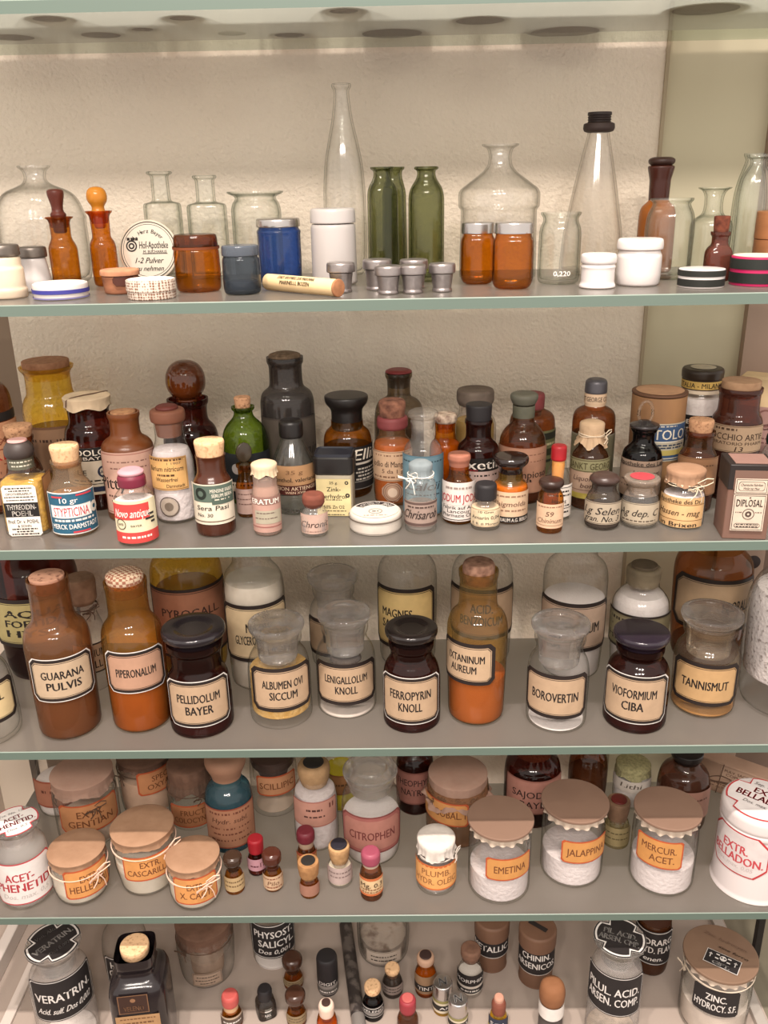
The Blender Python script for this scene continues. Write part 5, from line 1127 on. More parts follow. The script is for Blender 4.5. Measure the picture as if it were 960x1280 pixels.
# ---------------------------------------------------------------- shelf E: paper capped jars, tin canister, small vials
ORL, ORB = '#cf9054', '#b5532f'
def orange(t, y0, y1, a0, a1, lines, ch=3, bg=ORL, br=ORB, ink='#6b3d22', hh=None, **k):
    n = len(lines); h = hh or (.32 if n == 1 else .24)
    return t.label(y0, y1, a0, a1, [(br, 0, ch), (bg, 2, ch)], [(s, .5 + ((n - 1) / 2 - i) * h * 1.4, h, ink, w, 0, u, .008) for i, (s, w, u) in enumerate(lines)], **k)
def disc_lid(t, cy, hw, mat, skirt, seed, drop=9):
    """stiff card disc over a frilled paper skirt"""
    t.solid('card_lid', [(hw * .97, cy + 3.5), (hw, cy + 3), (hw, cy + .6), (hw * .985, cy)], mat, cut=.8)
    z = t.z(cy + 4); px = t.mt(1, z); prof = [(hw * .93 * px, z + .001), (hw * .90 * px, z - drop * .5 * px), (hw * .92 * px, z - drop * px)]
    mb = MB(); lathe(mb, prof, skirt, 110, wob=lambda i, th, r, zz: (r * (1 + .025 * i * math.sin(19 * th + seed)), zz + (.0015 * math.sin(11 * th + seed) if i == 2 else 0)))
    mb.build('paper_skirt', t.root, angle=60)
t = T('E', 82, 1021, 26, 'glass_jar', 'clear jar with a brown label and white filling, partly behind the big paper capped jar', 'jar')
t.body([(26, None), (28, 1000), (29, 968), (26, 958), (22, 951), (21, 940)], CLEAR, cut=6, neck=False)
t.fill(972, WHITEP, .94)
t.label(976, 1008, -80, 80, [('#8f4a36', 0, 4), ('#a06a54', 2.5, 3)], [('~', .6, .1, '#5a2e22', .6)])
t = T('E', 118, 1062, 36, 'medicine_jar', 'big jar with a pinkish brown paper cap and string bow, at the back left', 'jar')
t.body([(35.5, None), (38, 1030), (39, 990), (38, 975)], CLEAR, cut=5)
t.fill(1018, paint('#cdb4a0', .9, var=.4, scale=50), .93)
orange(t, 1006, 1040, -55, 62, [('EXTR.', .4, 0), ('GENTIAN', .7, 0)], ch=5, bg='#bb8358')
t.pcap(38, 963, 18, PAPERPINK, flare=1.0, amp=.03, dome=2)
t.string(36.5, 990, 12, 1.2, TWINED, r=.0008)
t = T('E', 190, 1023, 31, 'medicine_jar', 'jar with orange label and wiry bow, left of the dark paper capped jar', 'jar')
t.body([(31, None), (33, 990), (34, 960), (33, 945)], CLEAR, cut=5)
t.fill(962, paint('#c7a58c', .9, var=.4, scale=40), .94)
orange(t, 966, 994, -20, 80, [('SPEC.', .4, 0), ('OXYAC', .6, 0)], bg='#b97f56')
t.pcap(33, 940, 10, PAPERDK, flare=1.0, seed=3)
t.string(33, 953, -55, .9, TWINED)
t = T('E', 245, 1038, 28, 'medicine_jar', 'jar under a dark brown crumpled paper cap with a hanging tie, beside the blue bottle', 'jar')
t.body([(27, None), (29, 1020), (29.5, 985), (28, 970)], CLEARG, cut=5)
orange(t, 1007, 1034, -62, 60, [('FRUCT.', .5, 0), ('COLOCYNTH', .8, 0)], bg='#ad744e')
t.pcap(27, 952, 34, PAPERDK, flare=1.06, amp=.05, lobes=13, seed=5)
t.string(28.5, 980, 20, 1.1, TWINED)
t = T('E', 293, 1069, 28.5, 'medicine_bottle', 'bottle of dark blue liquid with a paper wrapped cork, behind the small vials', 'bottle')
t.body([(28, None), (29, 1040), (30, 996), (27.5, 983), (20, 976), (18, 970), (18, 964)], TEAL, cut=6)
t.fill(994, paint('#25424e', .4), .96)
t.label(1012, 1060, -75, 72, [('#8f4a36', 0, 0), ('#a5755a', 2, 0)], [('~', .88, .05, '#6b3a2a', .7), ('Hydr. subl.', .7, .12, '#5a3425', .6, .2), ('~', .5, .04, '#6b3a2a', .7), ('~', .36, .04, '#6b3a2a', .6), ('~', .2, .04, '#6b3a2a', .7)])
t.solid('paper_wrap', [(17, 978), (18.5, 966), (25.5, 953), (26, 947), (22, 942), (10, 939)], paint('#8f6b55', .75, var=.5, scale=40, h2='#8a6450', bump=.4), cut=3)
t = T('E', 346, 1022, 28, 'glass_jar', 'clear jar with an orange label and dark dried content, right of the blue bottle', 'jar')
t.body([(27.5, None), (29, 1000), (29.5, 960), (28, 942)], CLEAR, cut=4)
t.fill(1000, paint('#cdb8a4', .9, var=.3, scale=50), .8)
t.solid('stopper', [(17, 966), (20, 958), (27, 950), (28, 940)], paint('#4a352c', .6, var=.5, scale=60), cut=2)
orange(t, 971, 995, -45, 60, [('SCILLIPIC', .82, 0)], bg='#bb8762')
t = T('E', 398, 1066, 27, 'medicine_bottle', 'bottle of white powder with a ring shaped black topped cork and pink label', 'bottle')
t.body([(26.5, None), (27.5, 1040), (27.5, 995), (25.5, 983), (20, 975), (18, 968)], CLEAR, cut=6)
t.fill(985, WHITEP2, .96)
t.label(1003, 1034, -72, 62, [('#a5685c', 0, 2), ('#b98878', 1.5, 2)], [('~', .66, .08, '#4a2a24', .3), ('~', .4, .06, '#4a2a24', .4), ('II', .75, .2, '#6b3a30', .1, 0, .35)])
t.solid('cork', [(16, 978), (19, 970), (20.5, 962), (20, 956), (17, 953)], paint('#a5845f', .8, var=.5, scale=90), cut=2)
t.solid('cork_top', [(13, 953), (13, 952)], paint('#1f1b1a', .5), cut=.3)
t = T('E', 428, 1018, 20, 'glass_jar', 'jar of bright yellow powder between the white powder bottle and the large clear jar', 'jar')
t.body([(19, None), (20, 990), (20, 960), (18, 948), (14, 940)], CLEAR, cut=5, neck=False)
t.fill(958, paint('#d8c81c', .8, var=.3, scale=50), .95)
t.label(970, 994, -80, 80, [('#8a5a34', 0, 0), ('#9b6c44', 2, 0)], [('~', .5, .1, '#5a3a24', .5)])
t = T('E', 466, 1085, 33, 'storage_jar', 'large clear stoppered jar of white powder with a rose label', 'jar')
t.body([(32, None), (35, 1050), (37, 1003), (35, 990), (28.5, 983), (28, 977), (30.5, 974), (30.5, 969)], CLEAR, cut=6)
t.fill(1013, WHITEP, .95, dome=.005)
t.label(1022, 1067, -70, 72, [('#7d3f3c', 0, 8), ('#a0605a', 2, 8), ('#b0796c', 6, 6)], [('CITROPHEN', .48, .22, '#6b3230', .66, 0, 0, .01)])
t.stopper([(26, 985), (28, 973), (33, 967), (34.5, 963), (34, 960), (22, 960), (20, 957)], FROSTG, cut=2)
t = T('E', 519, 1022, 23, 'apothecary_bottle', 'dark red bottle with a pink theophyllin label, right of the large clear stoppered jar', 'bottle')
t.body([(22, None), (23, 990), (23.5, 955), (22, 944), (14, 936)], DEEP, cut=5, neck=False)
t.fill(966, paint('#3a1410', .6), .96)
t.label(967, 1006, -80, 80, [('#7a4a40', 0, 0), ('#8f5f54', 2, 0)], [('THEOPHYLLIN', .68, .2, '#2a1512', .9, 0, .05), ('NATRIUM', .38, .2, '#2a1512', .66, 0, .05)])
t = T('E', 571, 1062, 37, 'medicine_jar', 'jar with a wide folded paper bonnet, behind the small white capped jar', 'jar')
t.body([(36, None), (39, 1030), (40, 990), (38, 975)], glass('amber_pale', (.72, .5, .32), (.35, .2, .1), .2, (.5, .33, .2)), cut=5)
t.fill(1040, paint('#9c8478', .9, var=.3, scale=50), .9)
orange(t, 1006, 1034, -82, 20, [('MUGOBAL. N', .84, .1)], bg='#c88f55')
t.pcap(37, 964, 32, PAPERPINK, flare=1.2, amp=.06, lobes=11, dome=2, seed=6)
t.string(37.5, 985, -52, .7, TWINED)
jars = [(108, 1131, 30, 35, 1058, 'small white paste jar with tan cap, beside the ACET-PHENETID jar', 1088, 1122, -36, 64, [('EXTR.', .36, 0), ('HELLEBORI', .8, 0)], 30),
        (190, 1120, 32, 39, 1030, 'tallest white paste jar under the widest tan cap, between the other two', 1071, 1100, -46, 56, [('EXTR.', .36, 0), ('CASCARILLAE', .84, 0)], 42),
        (249, 1138, 29, 33.5, 1066, 'small white paste jar with tan cap, beside the little vials', 1098, 1130, -52, 48, [('EXTR.', .36, 0), ('X. CACT.', .7, 0)], 20)]
for cx, yb, hw, chw, cy, lab, y0, y1, a0, a1, ln, ba in jars:
    t = T('E', cx, yb, hw, 'medicine_jar', lab, 'jar', 'paste jars with tan paper caps')
    t.body([(hw, None), (chw - 1, cy + 40), (chw - .5, cy + 22), (chw - 2, cy + 8)], CLEAR, cut=4)
    t.fill(y0 - 8, paint('#e4d8c6', .8, var=.2, scale=40), .955)
    orange(t, y0, y1, a0, a1, ln)
    t.pcap(chw, cy, 12, PAPERCAP, flare=.99, amp=.02, dome=1, seed=cx)
    t.string(chw - .8, cy + 19, ba, 1.3, paint('#dcb9a4', .85), r=.0009, tails=(1.1, 1.7))
t = T('E', 40, 1134, 27, 'apothecary_jar', 'clear stoppered jar with white and red ACET-PHENETID labels, at the front left', 'jar')
t.body([(27, None), (31, 1110), (33, 1068), (31, 1054), (24, 1046), (22, 1036)], MILKY, cut=6)
t.label(1078, 1128, -75, 66, [('#b8434a', 0, 5), ('#ddd6d2', 1.8, 5)], [('ACET-', .66, .19, '#a8383f', .42, 0, -.06, .02), ('PHENETID.', .42, .2, '#a8383f', .88, 0, 0, .02), ('Dos. max. 0,5', .2, .11, '#b9b0ac', .7, .2), ('~', .93, .01, '#ddd6d2', .1)])
t.stopper([(17, 1050), (19, 1038), (26, 1033), (30, 1029), (29.5, 1027)], FROSTG, cut=1.5)
t.top_label(1026.8, 29.5, [('#b8434a', .98), ('#e6e0dc', .92)], [('ACET-', .6, .13, '#a8383f', .4, 0, 0, .02), ('PHENETID.', .42, .14, '#a8383f', .8, 0, 0, .02), ('Dos. 0,5', .24, .08, '#b9b0ac', .4, .2), ('Tct. No. 12', .78, .07, '#b9b0ac', .5, .2)], rot=8, shape='cross')
SV = 'small vials in front of the blue bottle'
def vial(cx, yb, hw, name, lab, prof, mat, group=None, **k):
    t = T('E', cx, yb, hw, name, lab, 'vial', group); t.body(prof, mat, cut=3, **k); return t
t = vial(295, 1119, 11.5, 'glass_vial', 'small vial with a dark glass stopper and beige label, leftmost of the little vials', [(11.5, None), (12, 1110), (12, 1095), (10, 1089), (7, 1085)], AMBER)
t.label(1098, 1115, -85, 85, [('#b59a72', 0, 0)], [('~', .7, .1, '#6b5538', .7), ('~', .4, .1, '#6b5538', .7)])
t.stopper([(7, 1088), (8, 1082), (11.5, 1077), (12, 1071), (9, 1068), (4, 1068)], paint('#3b2a20', .15, spec=.6), cut=2)
t = vial(323, 1096, 11, 'glass_vial', 'small vial with bright red cap and yellow ring', [(11, None), (11.5, 1085), (11.5, 1072), (9, 1066), (8, 1062)], DEEP)
t.fill(1072, paint('#c99a2a', .7), .95); 
t.label(1075, 1089, -85, 85, [('#b98a94', 0, 0)], [('IT', .5, .4, '#5a2a34', .2, 0, .2), ('~', .4, .12, '#5a2a34', .3, 0, -.1)])
t.solid('lid', [(8.5, 1064), (9.5, 1062), (10, 1049), (8.5, 1047)], paint('#a8242e', .45), cut=1.2)
t = vial(343, 1116, 11, 'glass_vial', 'small amber vial with a brown glass stopper, beside the bright red capped vial', [(11, None), (12, 1105), (12, 1093), (10, 1087), (7.5, 1083)], AMBER)
t.label(1096, 1113, -85, 85, [('#c3a486', 0, 0)], [('~', .8, .08, '#7d4a34', .8), ('Pilo', .5, .3, '#6b4a34', .4, .2), ('~', .2, .1, '#7d4a34', .6)])
t.stopper([(8, 1086), (8.5, 1080), (12, 1075), (12.3, 1067), (9, 1064), (4, 1064)], paint('#4a261c', .15, spec=.6), cut=2)
t = vial(385, 1093, 11.5, 'glass_vial', 'amber vial with a maroon cap and orange label, behind the black dotted cork vial', [(11.5, None), (12, 1080), (12, 1064), (10, 1058), (8.5, 1055)], BROWN)
t.label(1068, 1089, -85, 85, [('#c08a55', 0, 0), ('#a04a30', 0, 0, (.84, 1))], [('~', .5, .1, '#6b3a24', .6)])
t.solid('collar', [(9, 1058), (9.5, 1049)], paint('#a9907a', .7), cut=.6)
t.solid('lid', [(10, 1050), (11.5, 1048), (11.5, 1040), (9.5, 1037)], paint('#6d2530', .45), cut=1.5)
t = vial(388, 1124, 11, 'glass_vial', 'vial whose tan cork has a black disc, front left of the clear vial', [(11, None), (12, 1115), (12, 1103), (10, 1097), (7, 1094)], AMBER)
t.fill(1106, paint('#8a5a44', .9), .95)
t.label(1108, 1121, -85, 85, [('#9a6e5c', 0, 0)], [])
t.solid('cork', [(8, 1097), (12, 1092), (13.5, 1082), (13, 1076)], paint('#a97c50', .8, var=.7, scale=120, h2='#7a5434'), cut=1.2)
t.solid('cork_mark', [(9, 1075.8), (9, 1075.2)], paint('#26221f', .6), cut=.2)
t = vial(426, 1111, 14, 'glass_vial', 'clear vial of white powder with a black topped cork, before the large clear jar', [(14, None), (15, 1100), (15, 1082), (13, 1076), (10, 1072)], CLEAR)
t.fill(1081, paint('#e0d4bc', .9), .95)
t.label(1086, 1106, -85, 85, [('#b5a09a', 0, 0)], [('~', .7, .08, '#7d6a66', .7), ('~', .45, .08, '#7d6a66', .6)])
t.solid('cork', [(10, 1076), (12, 1070), (13.5, 1060), (13, 1056)], paint('#bb9468', .8, var=.6, scale=120, h2='#8a6440'), cut=1.2)
t.solid('cork_top', [(10.5, 1055.8), (10, 1054)], paint('#23202a', .6), cut=.5)
t = vial(465, 1128, 13.5, 'glass_vial', 'brown vial with rose cap and cream label before the large clear jar', [(13.5, None), (14, 1115), (14, 1090), (12, 1083), (10, 1079)], BROWN)
t.label(1099, 1120, -85, 85, [('#d2b58c', 0, 0), ('#c0683a', 0, 0, (.86, 1)), ('#c0683a', 0, 0, (0, .12))], [('Mg. 0.3', .6, .25, '#4a3424', .7), ('~', .35, .08, '#8a6244', .7), ('~', .2, .08, '#8a6244', .6)])
t.solid('collar', [(10, 1085), (10.5, 1076)], paint('#b09a88', .7), cut=.5)
t.solid('lid', [(11, 1077), (12, 1075), (12.3, 1066), (10, 1063)], paint('#944658', .45), cut=1.5)
t = T('E', 545, 1120, 23, 'medicine_jar', 'small clear jar with a crumpled white cap and orange label', 'jar')
t.body([(22.5, None), (24.5, 1105), (25, 1072), (23, 1062), (20, 1056)], CLEAR, cut=5, thick=True)
t.fill(1078, paint('#b9a8a2', .9, var=.6, scale=60), .9)
t.label(1083, 1113, -85, 85, [('#c96a34', 0, 0), ('#dda060', 2.2, 0)], [('PLUMB.', .68, .24, '#8a5a34', .5), ('HYDR. OLEIC.', .34, .24, '#8a5a34', .8), ('=', .93, .03, '#b5532f', .95)])
t.pcap(24, 1045, 20, paint('#d5ccc3', .7, var=.4, scale=50, h2='#b3aaa2', bump=.7, bscale=80), flare=1.0, amp=.09, lobes=9, dome=2, seed=8)
t.string(22, 1063, 75, .8, paint('#cfc5ba', .8))
CARD = paint('#7f6454', .75, var=.3, scale=30, h2='#735848', bump=.1)
SKIRT = paint('#c9b6a4', .8, var=.3, scale=60)
for cx, yb, hw, cy, lhw, y0, y1, a0, a1, ln, lab, s in (
        (622, 1131, 36, 1021, 41.5, 1074, 1101, -24, 68, [('EMETINA', .66, 0)], 'jar of white powder with card lid and orange EMETINA label', 1),
        (711, 1110, 36, 1000, 42, 1052, 1079, -18, 78, [('JALAPPINA', .8, 0)], 'jar of white powder with card lid and orange JALAPPINA label', 2),
        (822, 1120, 37, 1009, 41.5, 1052, 1086, -50, 35, [('MERCUR.', .72, 0), ('ACET.', .5, .08)], 'jar of white powder with card lid and orange MERCUR. ACET. label', 3)):
    t = T('E', cx, yb, hw, 'medicine_jar', lab, 'jar', 'white powder jars with brown card lids')
    t.body([(hw, None), (hw + 2, yb - 30), (hw + 3, cy + 30), (hw + 2, cy + 8)], CLEAR, cut=4)
    t.fill(cy + 55, WHITEP2, .94, dome=.006)
    orange(t, y0, y1, a0, a1, ln, bg='#c68c4f')
    disc_lid(t, cy, lhw, CARD, SKIRT, s)
t = T('E', 662, 1038, 33, 'apothecary_bottle', 'dark brown bottle with a pink label, behind the EMETINA and JALAPPINA jars', 'bottle')
t.body([(32.5, None), (34.5, 1000), (35, 962), (33, 949), (22, 940)], DEEP, cut=6, neck=False)
t.fill(985, paint('#24100e', .6), .96)
t.label(977, 1018, -60, 80, [('#8f5c50', 0, 2), ('#a87668', 2, 2)], [('SAJODIN', .58, .2, '#2a1512', .62, 0, -.05), ('BAYER', .28, .2, '#2a1512', .46, 0, 0)])
t = T('E', 731, 1012, 23, 'apothecary_bottle', 'plain brown bottle behind the JALAPPINA jar', 'bottle')
t.body([(22, None), (23.5, 980), (24, 955), (22, 943), (15, 935)], BROWN, cut=6, neck=False)
t.fill(962, paint('#5a3a22', .8), .95)
t = T('E', 786, 1013, 22, 'medicine_jar', 'white jar under a green woven cloth cap, behind the MERCUR. jar', 'jar')
t.body([(21.5, None), (22.5, 990), (23, 970), (22, 960)], CLEAR, cut=4)
t.fill(970, WHITEP, .95)
t.label(978, 992, -80, 80, [('#cfc5bb', 0, 0)], [('Lithi', .6, .4, '#5a4f46', .4, .2)])
t.pcap(21.5, 953, 13, paint('#8a8560', .9, var=.9, scale=260, h2='#b5ae80', bump=.6), flare=1.03, amp=.03, name='cloth_cap', dome=2, seed=4)
t = T('E', 768, 1062, 15.5, 'glass_vial', 'small clear yellowish vial with a red wax seal, left of the MERCUR. jar', 'vial')
t.body([(15.5, None), (16, 1050), (16, 1032), (14, 1025), (11, 1020)], glass('yellowish', (.80, .74, .54), (.4, .36, .2), .1, (.6, .52, .34)), cut=4)
t.label(1036, 1058, -85, 85, [('#9a8a62', 0, 0)], [('~', .7, .06, '#5a4c30', .7), ('~', .4, .06, '#5a4c30', .7)])
t.solid('cork', [(11, 1024), (13, 1015), (14.5, 1004), (14, 1000)], paint('#7d604a', .7, var=.5, scale=90), cut=1.2)
t.solid('wax_seal', [(10, 999.8), (9.5, 998.4)], paint('#5d1d1a', .4), cut=.5)
t = T('E', 846, 1046, 30, 'apothecary_bottle', 'brown bottle with a black stopper, behind the MERCUR. jar and the white canister', 'bottle')
t.body([(29, None), (31, 1000), (32, 978), (29, 962), (18, 955), (16, 950)], glass('mid_brown', (.45, .2, .1), (.14, .05, .02), .12, (.32, .15, .09)), cut=9)
t.fill(985, paint('#4d2416', .8), .95)
t.label(990, 1025, -30, 80, [('#9a7364', 0, 0)], [('~', .7, .06, '#5a3a30', .7)])
t.stopper([(14, 960), (14, 950), (19, 945), (20, 938)], BLACKP, cut=2)
r = T('E', 904, 1009, 36, 'packet', 'tan paper packet tied crosswise with dark string, at the back right', 'packet')
hx = r.mt(50, .05); zz = .062; mb = MB(); PKT = paint('#a98b76', .8, var=.5, scale=25, h2='#8c6d59', bump=.3)
box(mb, (-hx, -.018, 0), (hx, .018, zz), PKT, .004); o = mb.build('packet_body', r.root); ro = r.rz(0) - .22; o.rotation_euler[2] = ro
mb = MB(); e = .0008
for a, b in (((-hx, .012), (hx, .036)), ((-.012, 0), (-.004, zz))):
    pts = [(a[0] + (b[0] - a[0]) * k / 6, -.0188, a[1] + (b[1] - a[1]) * k / 6) for k in range(7)]; tube(mb, pts, e, TWINED)
for sg in (-1, 1): tube(mb, [(-.006 + sg * .02 * math.sin(k) * 1., -.0195 - .004 * math.sin(k), .026 + .012 * math.sin(k / 2) ** 2 + sg * .004 * math.sin(k)) for k in np.linspace(0, math.pi, 9)], e, TWINED)
o = mb.build('string', r.root); o.rotation_euler[2] = ro
mb = MB()
def fl(lines, x0, z0, W, H, bg):
    P = lambda u, v: (x0 + u, -.0186, z0 + v)
    mb.add([P(-W / 2, 0), P(W / 2, 0), P(W / 2, H), P(-W / 2, H)], [(0, 1, 2, 3)], paint(bg, .8))
    for l in lines: T._line(r, mb, l, W, H, lambda u, v: (x0 + u, -.0188, z0 + v), None)
fl([('PULV. SACCH.', .72, .22, '#5a3a2a', .8), ('COPULATI', .4, .24, '#5a3a2a', .7), ('~', .14, .06, '#7d5a48', .7)], .022, .034, .06, .024, '#b89a84')
fl([('~', .7, .1, '#6b4a3a', .8), ('RADIX ALTHEAE', .4, .2, '#6b4a3a', .8)], -.01, .006, .07, .02, '#a5866f')
o = mb.build('label', r.root, smooth=False); o.rotation_euler[2] = ro
t = T('E', 931, 1128, 45, 'canister', 'white enamel canister lettered EXTR. BELLADON in red, at the front right', 'canister')
EN = paint('#d3c9c7', .3, spec=.5)
t.solid('canister_body', [(47, None), (47, 1096), (45.5, 1092), (44.5, 1022)], EN, keep=True, cut=2)
t.solid('lid', [(44.5, 1025), (46.3, 1023), (46.3, 1019), (45.3, 1018), (47, 1015), (46.6, 1004), (44, 1000)], EN, cut=2.5)
t.label(1048, 1098, -78, 24, [('#b8393c', 0, 14), ('#d3c9c7', 1.8, 14)], [('EXTR.', .62, .2, '#b8434a', .4, 0, .0, .02), ('BELLADON.', .38, .2, '#b8434a', .82, 0, .02, .02), ('Dos. max. 0,05', .2, .1, '#b9aaa8', .6, .2)])
t.top_label(999.8, 43, [('#b8393c', .98), ('#dfd8d6', .93)], [('EXTR.', .66, .13, '#b8393c', .4, 0, .05, .02), ('BELLADON.', .5, .14, '#b8393c', .8, 0, .05, .02), ('Dos. max. 0,05', .34, .07, '#b9aaa8', .5, .2, .05), ('Sep. No. 4', .82, .07, '#b9aaa8', .4, .2)], rot=-14, shape='cross')
# ---------------------------------------------------------------- cabinet floor: poison jars and tiny vials
BK, WL = '#241f1f', '#d5cfca'
def blacklab(t, y0, y1, a0, a1, lines, ch=3, **k):
    return t.label(y0, y1, a0, a1, [(BK, 0, ch), (WL, 1.4, ch), (BK, 2.4, ch)], [(s, v, h, WL, w, sh, u, .012) for s, v, h, w, sh, u in lines], **k)
t = T('F', 94, 1318, 33, 'poison_jar', 'clear stoppered jar with black VERATRIN labels, at the lower left', 'jar')
t.body([(33, None), (36, 1285), (37, 1226), (35, 1210), (27, 1202), (25, 1190)], MILKY, cut=6)
t.fill(1290, WHITEP, .93)
blacklab(t, 1224, 1273, -64, 66, [('VERATRIN.', .58, .2, .84, 0, 0), ('Acid. sulf. Dos 0,002', .26, .14, .8, .3, 0)])
t.stopper([(20, 1208), (23, 1192), (30, 1184), (34, 1180), (33.5, 1178)], FROSTG, cut=1.5)
t.top_label(1177.8, 34, [(WL, .99), (BK, .985), (WL, .93), (BK, .86)], [('VERATRIN.', .5, .13, WL, .78, 0, 0, .012), ('Dos 0,002', .28, .08, '#a9a29d', .4, .2), ('Ven. Alc.', .76, .08, '#a9a29d', .4, .2)], rot=24, shape='cross')
t = T('F', 166, 1240, 24, 'poison_jar', 'clear bottle with a black label beginning HYDR CHL, behind the corked black bottle', 'bottle')
t.body([(23, None), (26, 1210), (28, 1180), (26, 1165), (18, 1155)], CLEAR, cut=6, neck=False)
blacklab(t, 1196, 1232, -66, 70, [('HYDR.', .74, .22, .5, 0, -.1), ('CHLORAL.', .46, .22, .8, 0, 0), ('Dos 1', .2, .14, .4, .2, 0)])
t = T('F', 192, 1335, 30, 'poison_bottle', 'square black bottle with a cork and a small skull label, at the lower left', 'bottle')
t.body([(31, None), (34, 1290), (35, 1222), (32, 1212), (23, 1207), (21, 1200), (24, 1195), (24, 1184)], paint('#201a1c', .18, spec=.6), cut=5, sq=5, rot=-15, neck=False)
t.solid('cork', [(17, 1190), (18, 1183), (17.5, 1180)], CORKL, cut=1)
f = t.mt(34, .05); hx = f * .8
t.label(1242, 1264, 0, 0, [('#7d5a40', 0, 0), ('#3a241c', 1.2, 0)], [('o', .72, .22, '#8a6448', .98), ('VELENO', .28, .26, '#8a6448', .66)], flat=(-15, -hx * .75, hx * .55, f), name='skull_label')
t.label(1267, 1330, 0, 0, [('#ab855e', 0, 0)], [('~', .94, .02, '#6b4a30', .8), ('~', .86, .03, '#6b4a30', .7), ('Acid. phenic.', .7, .1, '#5a3a24', .7, .2), ('~', .55, .02, '#6b4a30', .7)], flat=(-15, -hx * .95, hx * .95, f))
t = T('F', 264, 1237, 30, 'medicine_jar', 'clear jar with dark brown tied cap and tiny framed label, beside the black bottle', 'jar')
t.body([(29, None), (33, 1205), (36, 1172), (34, 1158)], CLEAR, cut=7)
t.fill(1190, paint('#a88d78', .9, var=.5, scale=50), .6)
t.label(1216, 1231, -35, 25, [('#a08a78', 0, 0), ('#5a463a', 1, 0), ('#a58f7d', 1.6, 0)], [('~', .7, .08, '#4a3a30', .7), ('~', .45, .08, '#4a3a30', .8), ('~', .22, .08, '#4a3a30', .5)])
t.pcap(35, 1148, 22, PAPERDK, flare=1.0, amp=.03, seed=2)
t.string(34.5, 1166, -50, 1.0, TWINED)
t = T('F', 345, 1212, 24, 'poison_jar', 'clear bottle with a black label PHYSOSTIGMIN SALICYL, at the back', 'bottle')
t.body([(23, None), (26, 1190), (28, 1152), (26, 1140)], CLEAR, cut=5, neck=False)
t.fill(1196, WHITEP, .93)
blacklab(t, 1157, 1198, -68, 70, [('PHYSOST.', .72, .2, .76, 0, 0), ('SALICYL.', .44, .2, .7, 0, .05), ('Dos 0,001', .2, .13, .6, .2, 0)])
for cx, yb, hw, nm, lab, cy, colr in ((368, 1240, 11.5, 'glass_vial', 'brown stoppered vial standing behind its twin, before the PHYSOST bottle', 1199, 0), (372, 1287, 11.5, 'glass_vial', 'brown stoppered vial cut by the lower frame edge, front twin', 1243, 0)):
    t = T('F', cx, yb, hw, nm, lab, 'vial', 'pair of brown stoppered vials')
    t.body([(hw, None), (hw + .7, yb - 12), (hw + .7, cy + 22), (hw - 2, cy + 16), (8, cy + 13)], AMBER, cut=3)
    t.label(cy + 28, yb - 5, -85, 85, [('#8d7a5c', 0, 0)], [('~', .7, .08, '#4a3c2a', .6), ('~', .4, .08, '#4a3c2a', .6)])
    t.stopper([(7.5, cy + 16), (9, cy + 10), (12.5, cy + 5), (13, cy - 1), (10, cy - 4), (5, cy - 4)], paint('#42291e', .2, spec=.6, var=.3, scale=60), cut=2)
t = T('F', 411, 1247, 12.5, 'canister', 'small black cylindrical tube with a grey label and black cap', 'canister')
t.solid('tube_body', [(12, None), (12.5, 1222)], paint('#332e2e', .4), keep=True, cut=.8)
t.label(1226, 1244, -88, 88, [('#8a8480', 0, 0), (BK, 0, 0, (.6, .92)), ('#5d5854', 0, 0, (.06, .4))], [('DIGIT.', .76, .2, WL, .6), ('~', .2, .08, WL, .6)])
t.solid('lid', [(13, 1222), (13.2, 1221), (13.2, 1197), (12, 1194)], BLACKR, cut=1.5)
t = T('F', 334, 1276, 11.5, 'glass_vial', 'tiny square grey bottle with a black cap', 'vial')
t.body([(11.5, None), (12, 1265), (12, 1252), (10, 1248), (8, 1246)], SMOKE, cut=2, sq=4, rot=12)
t.fill(1262, paint('#4a4642', .7), .92)
t.label(1262, 1274, -45, 45, [('#6d6a62', 0, 0), ('#2d2b28', 0, 0, (.1, .6))], [('MARK', .35, .3, WL, .6), ('=', .75, .1, WL, .8)])
t.solid('lid', [(8.5, 1248), (9, 1246), (9.3, 1238), (8, 1235)], BLACKR, cut=1)
t = T('F', 292, 1289, 12.5, 'glass_vial', 'small amber vial with a coral pink cap, left front of the cabinet floor', 'vial')
t.body([(12.5, None), (13.2, 1278), (13.2, 1268), (11, 1262), (9, 1259)], AMBER, cut=3)
t.label(1272, 1285, -85, 85, [('#5a4a40', 0, 0), ('#b5a08a', 0, 0, (.82, 1))], [('~', .5, .12, WL, .6)])
t.solid('collar', [(9, 1262), (9.5, 1252)], paint('#c9a27c', .7), cut=.5)
t.solid('lid', [(10, 1254), (10.7, 1252), (10.7, 1245), (9, 1242)], paint('#b8544f', .5, var=.3, scale=60), cut=1.4)
t = T('F', 410, 1298, 12, 'glass_vial', 'orange vial with a pale collar round a dark plug, cut by the lower edge', 'vial')
t.body([(12, None), (13, 1285), (13, 1276), (11, 1269), (8, 1265)], AMBER2, cut=3)
t.fill(1278, paint('#c98a2a', .7), .95)
t.solid('collar', [(9, 1268), (9.5, 1264), (10, 1257), (8.5, 1254)], paint('#d8bfae', .6), cut=1.2)
t.solid('plug', [(5.5, 1254), (5.5, 1252)], paint('#3a2620', .6), cut=.4)
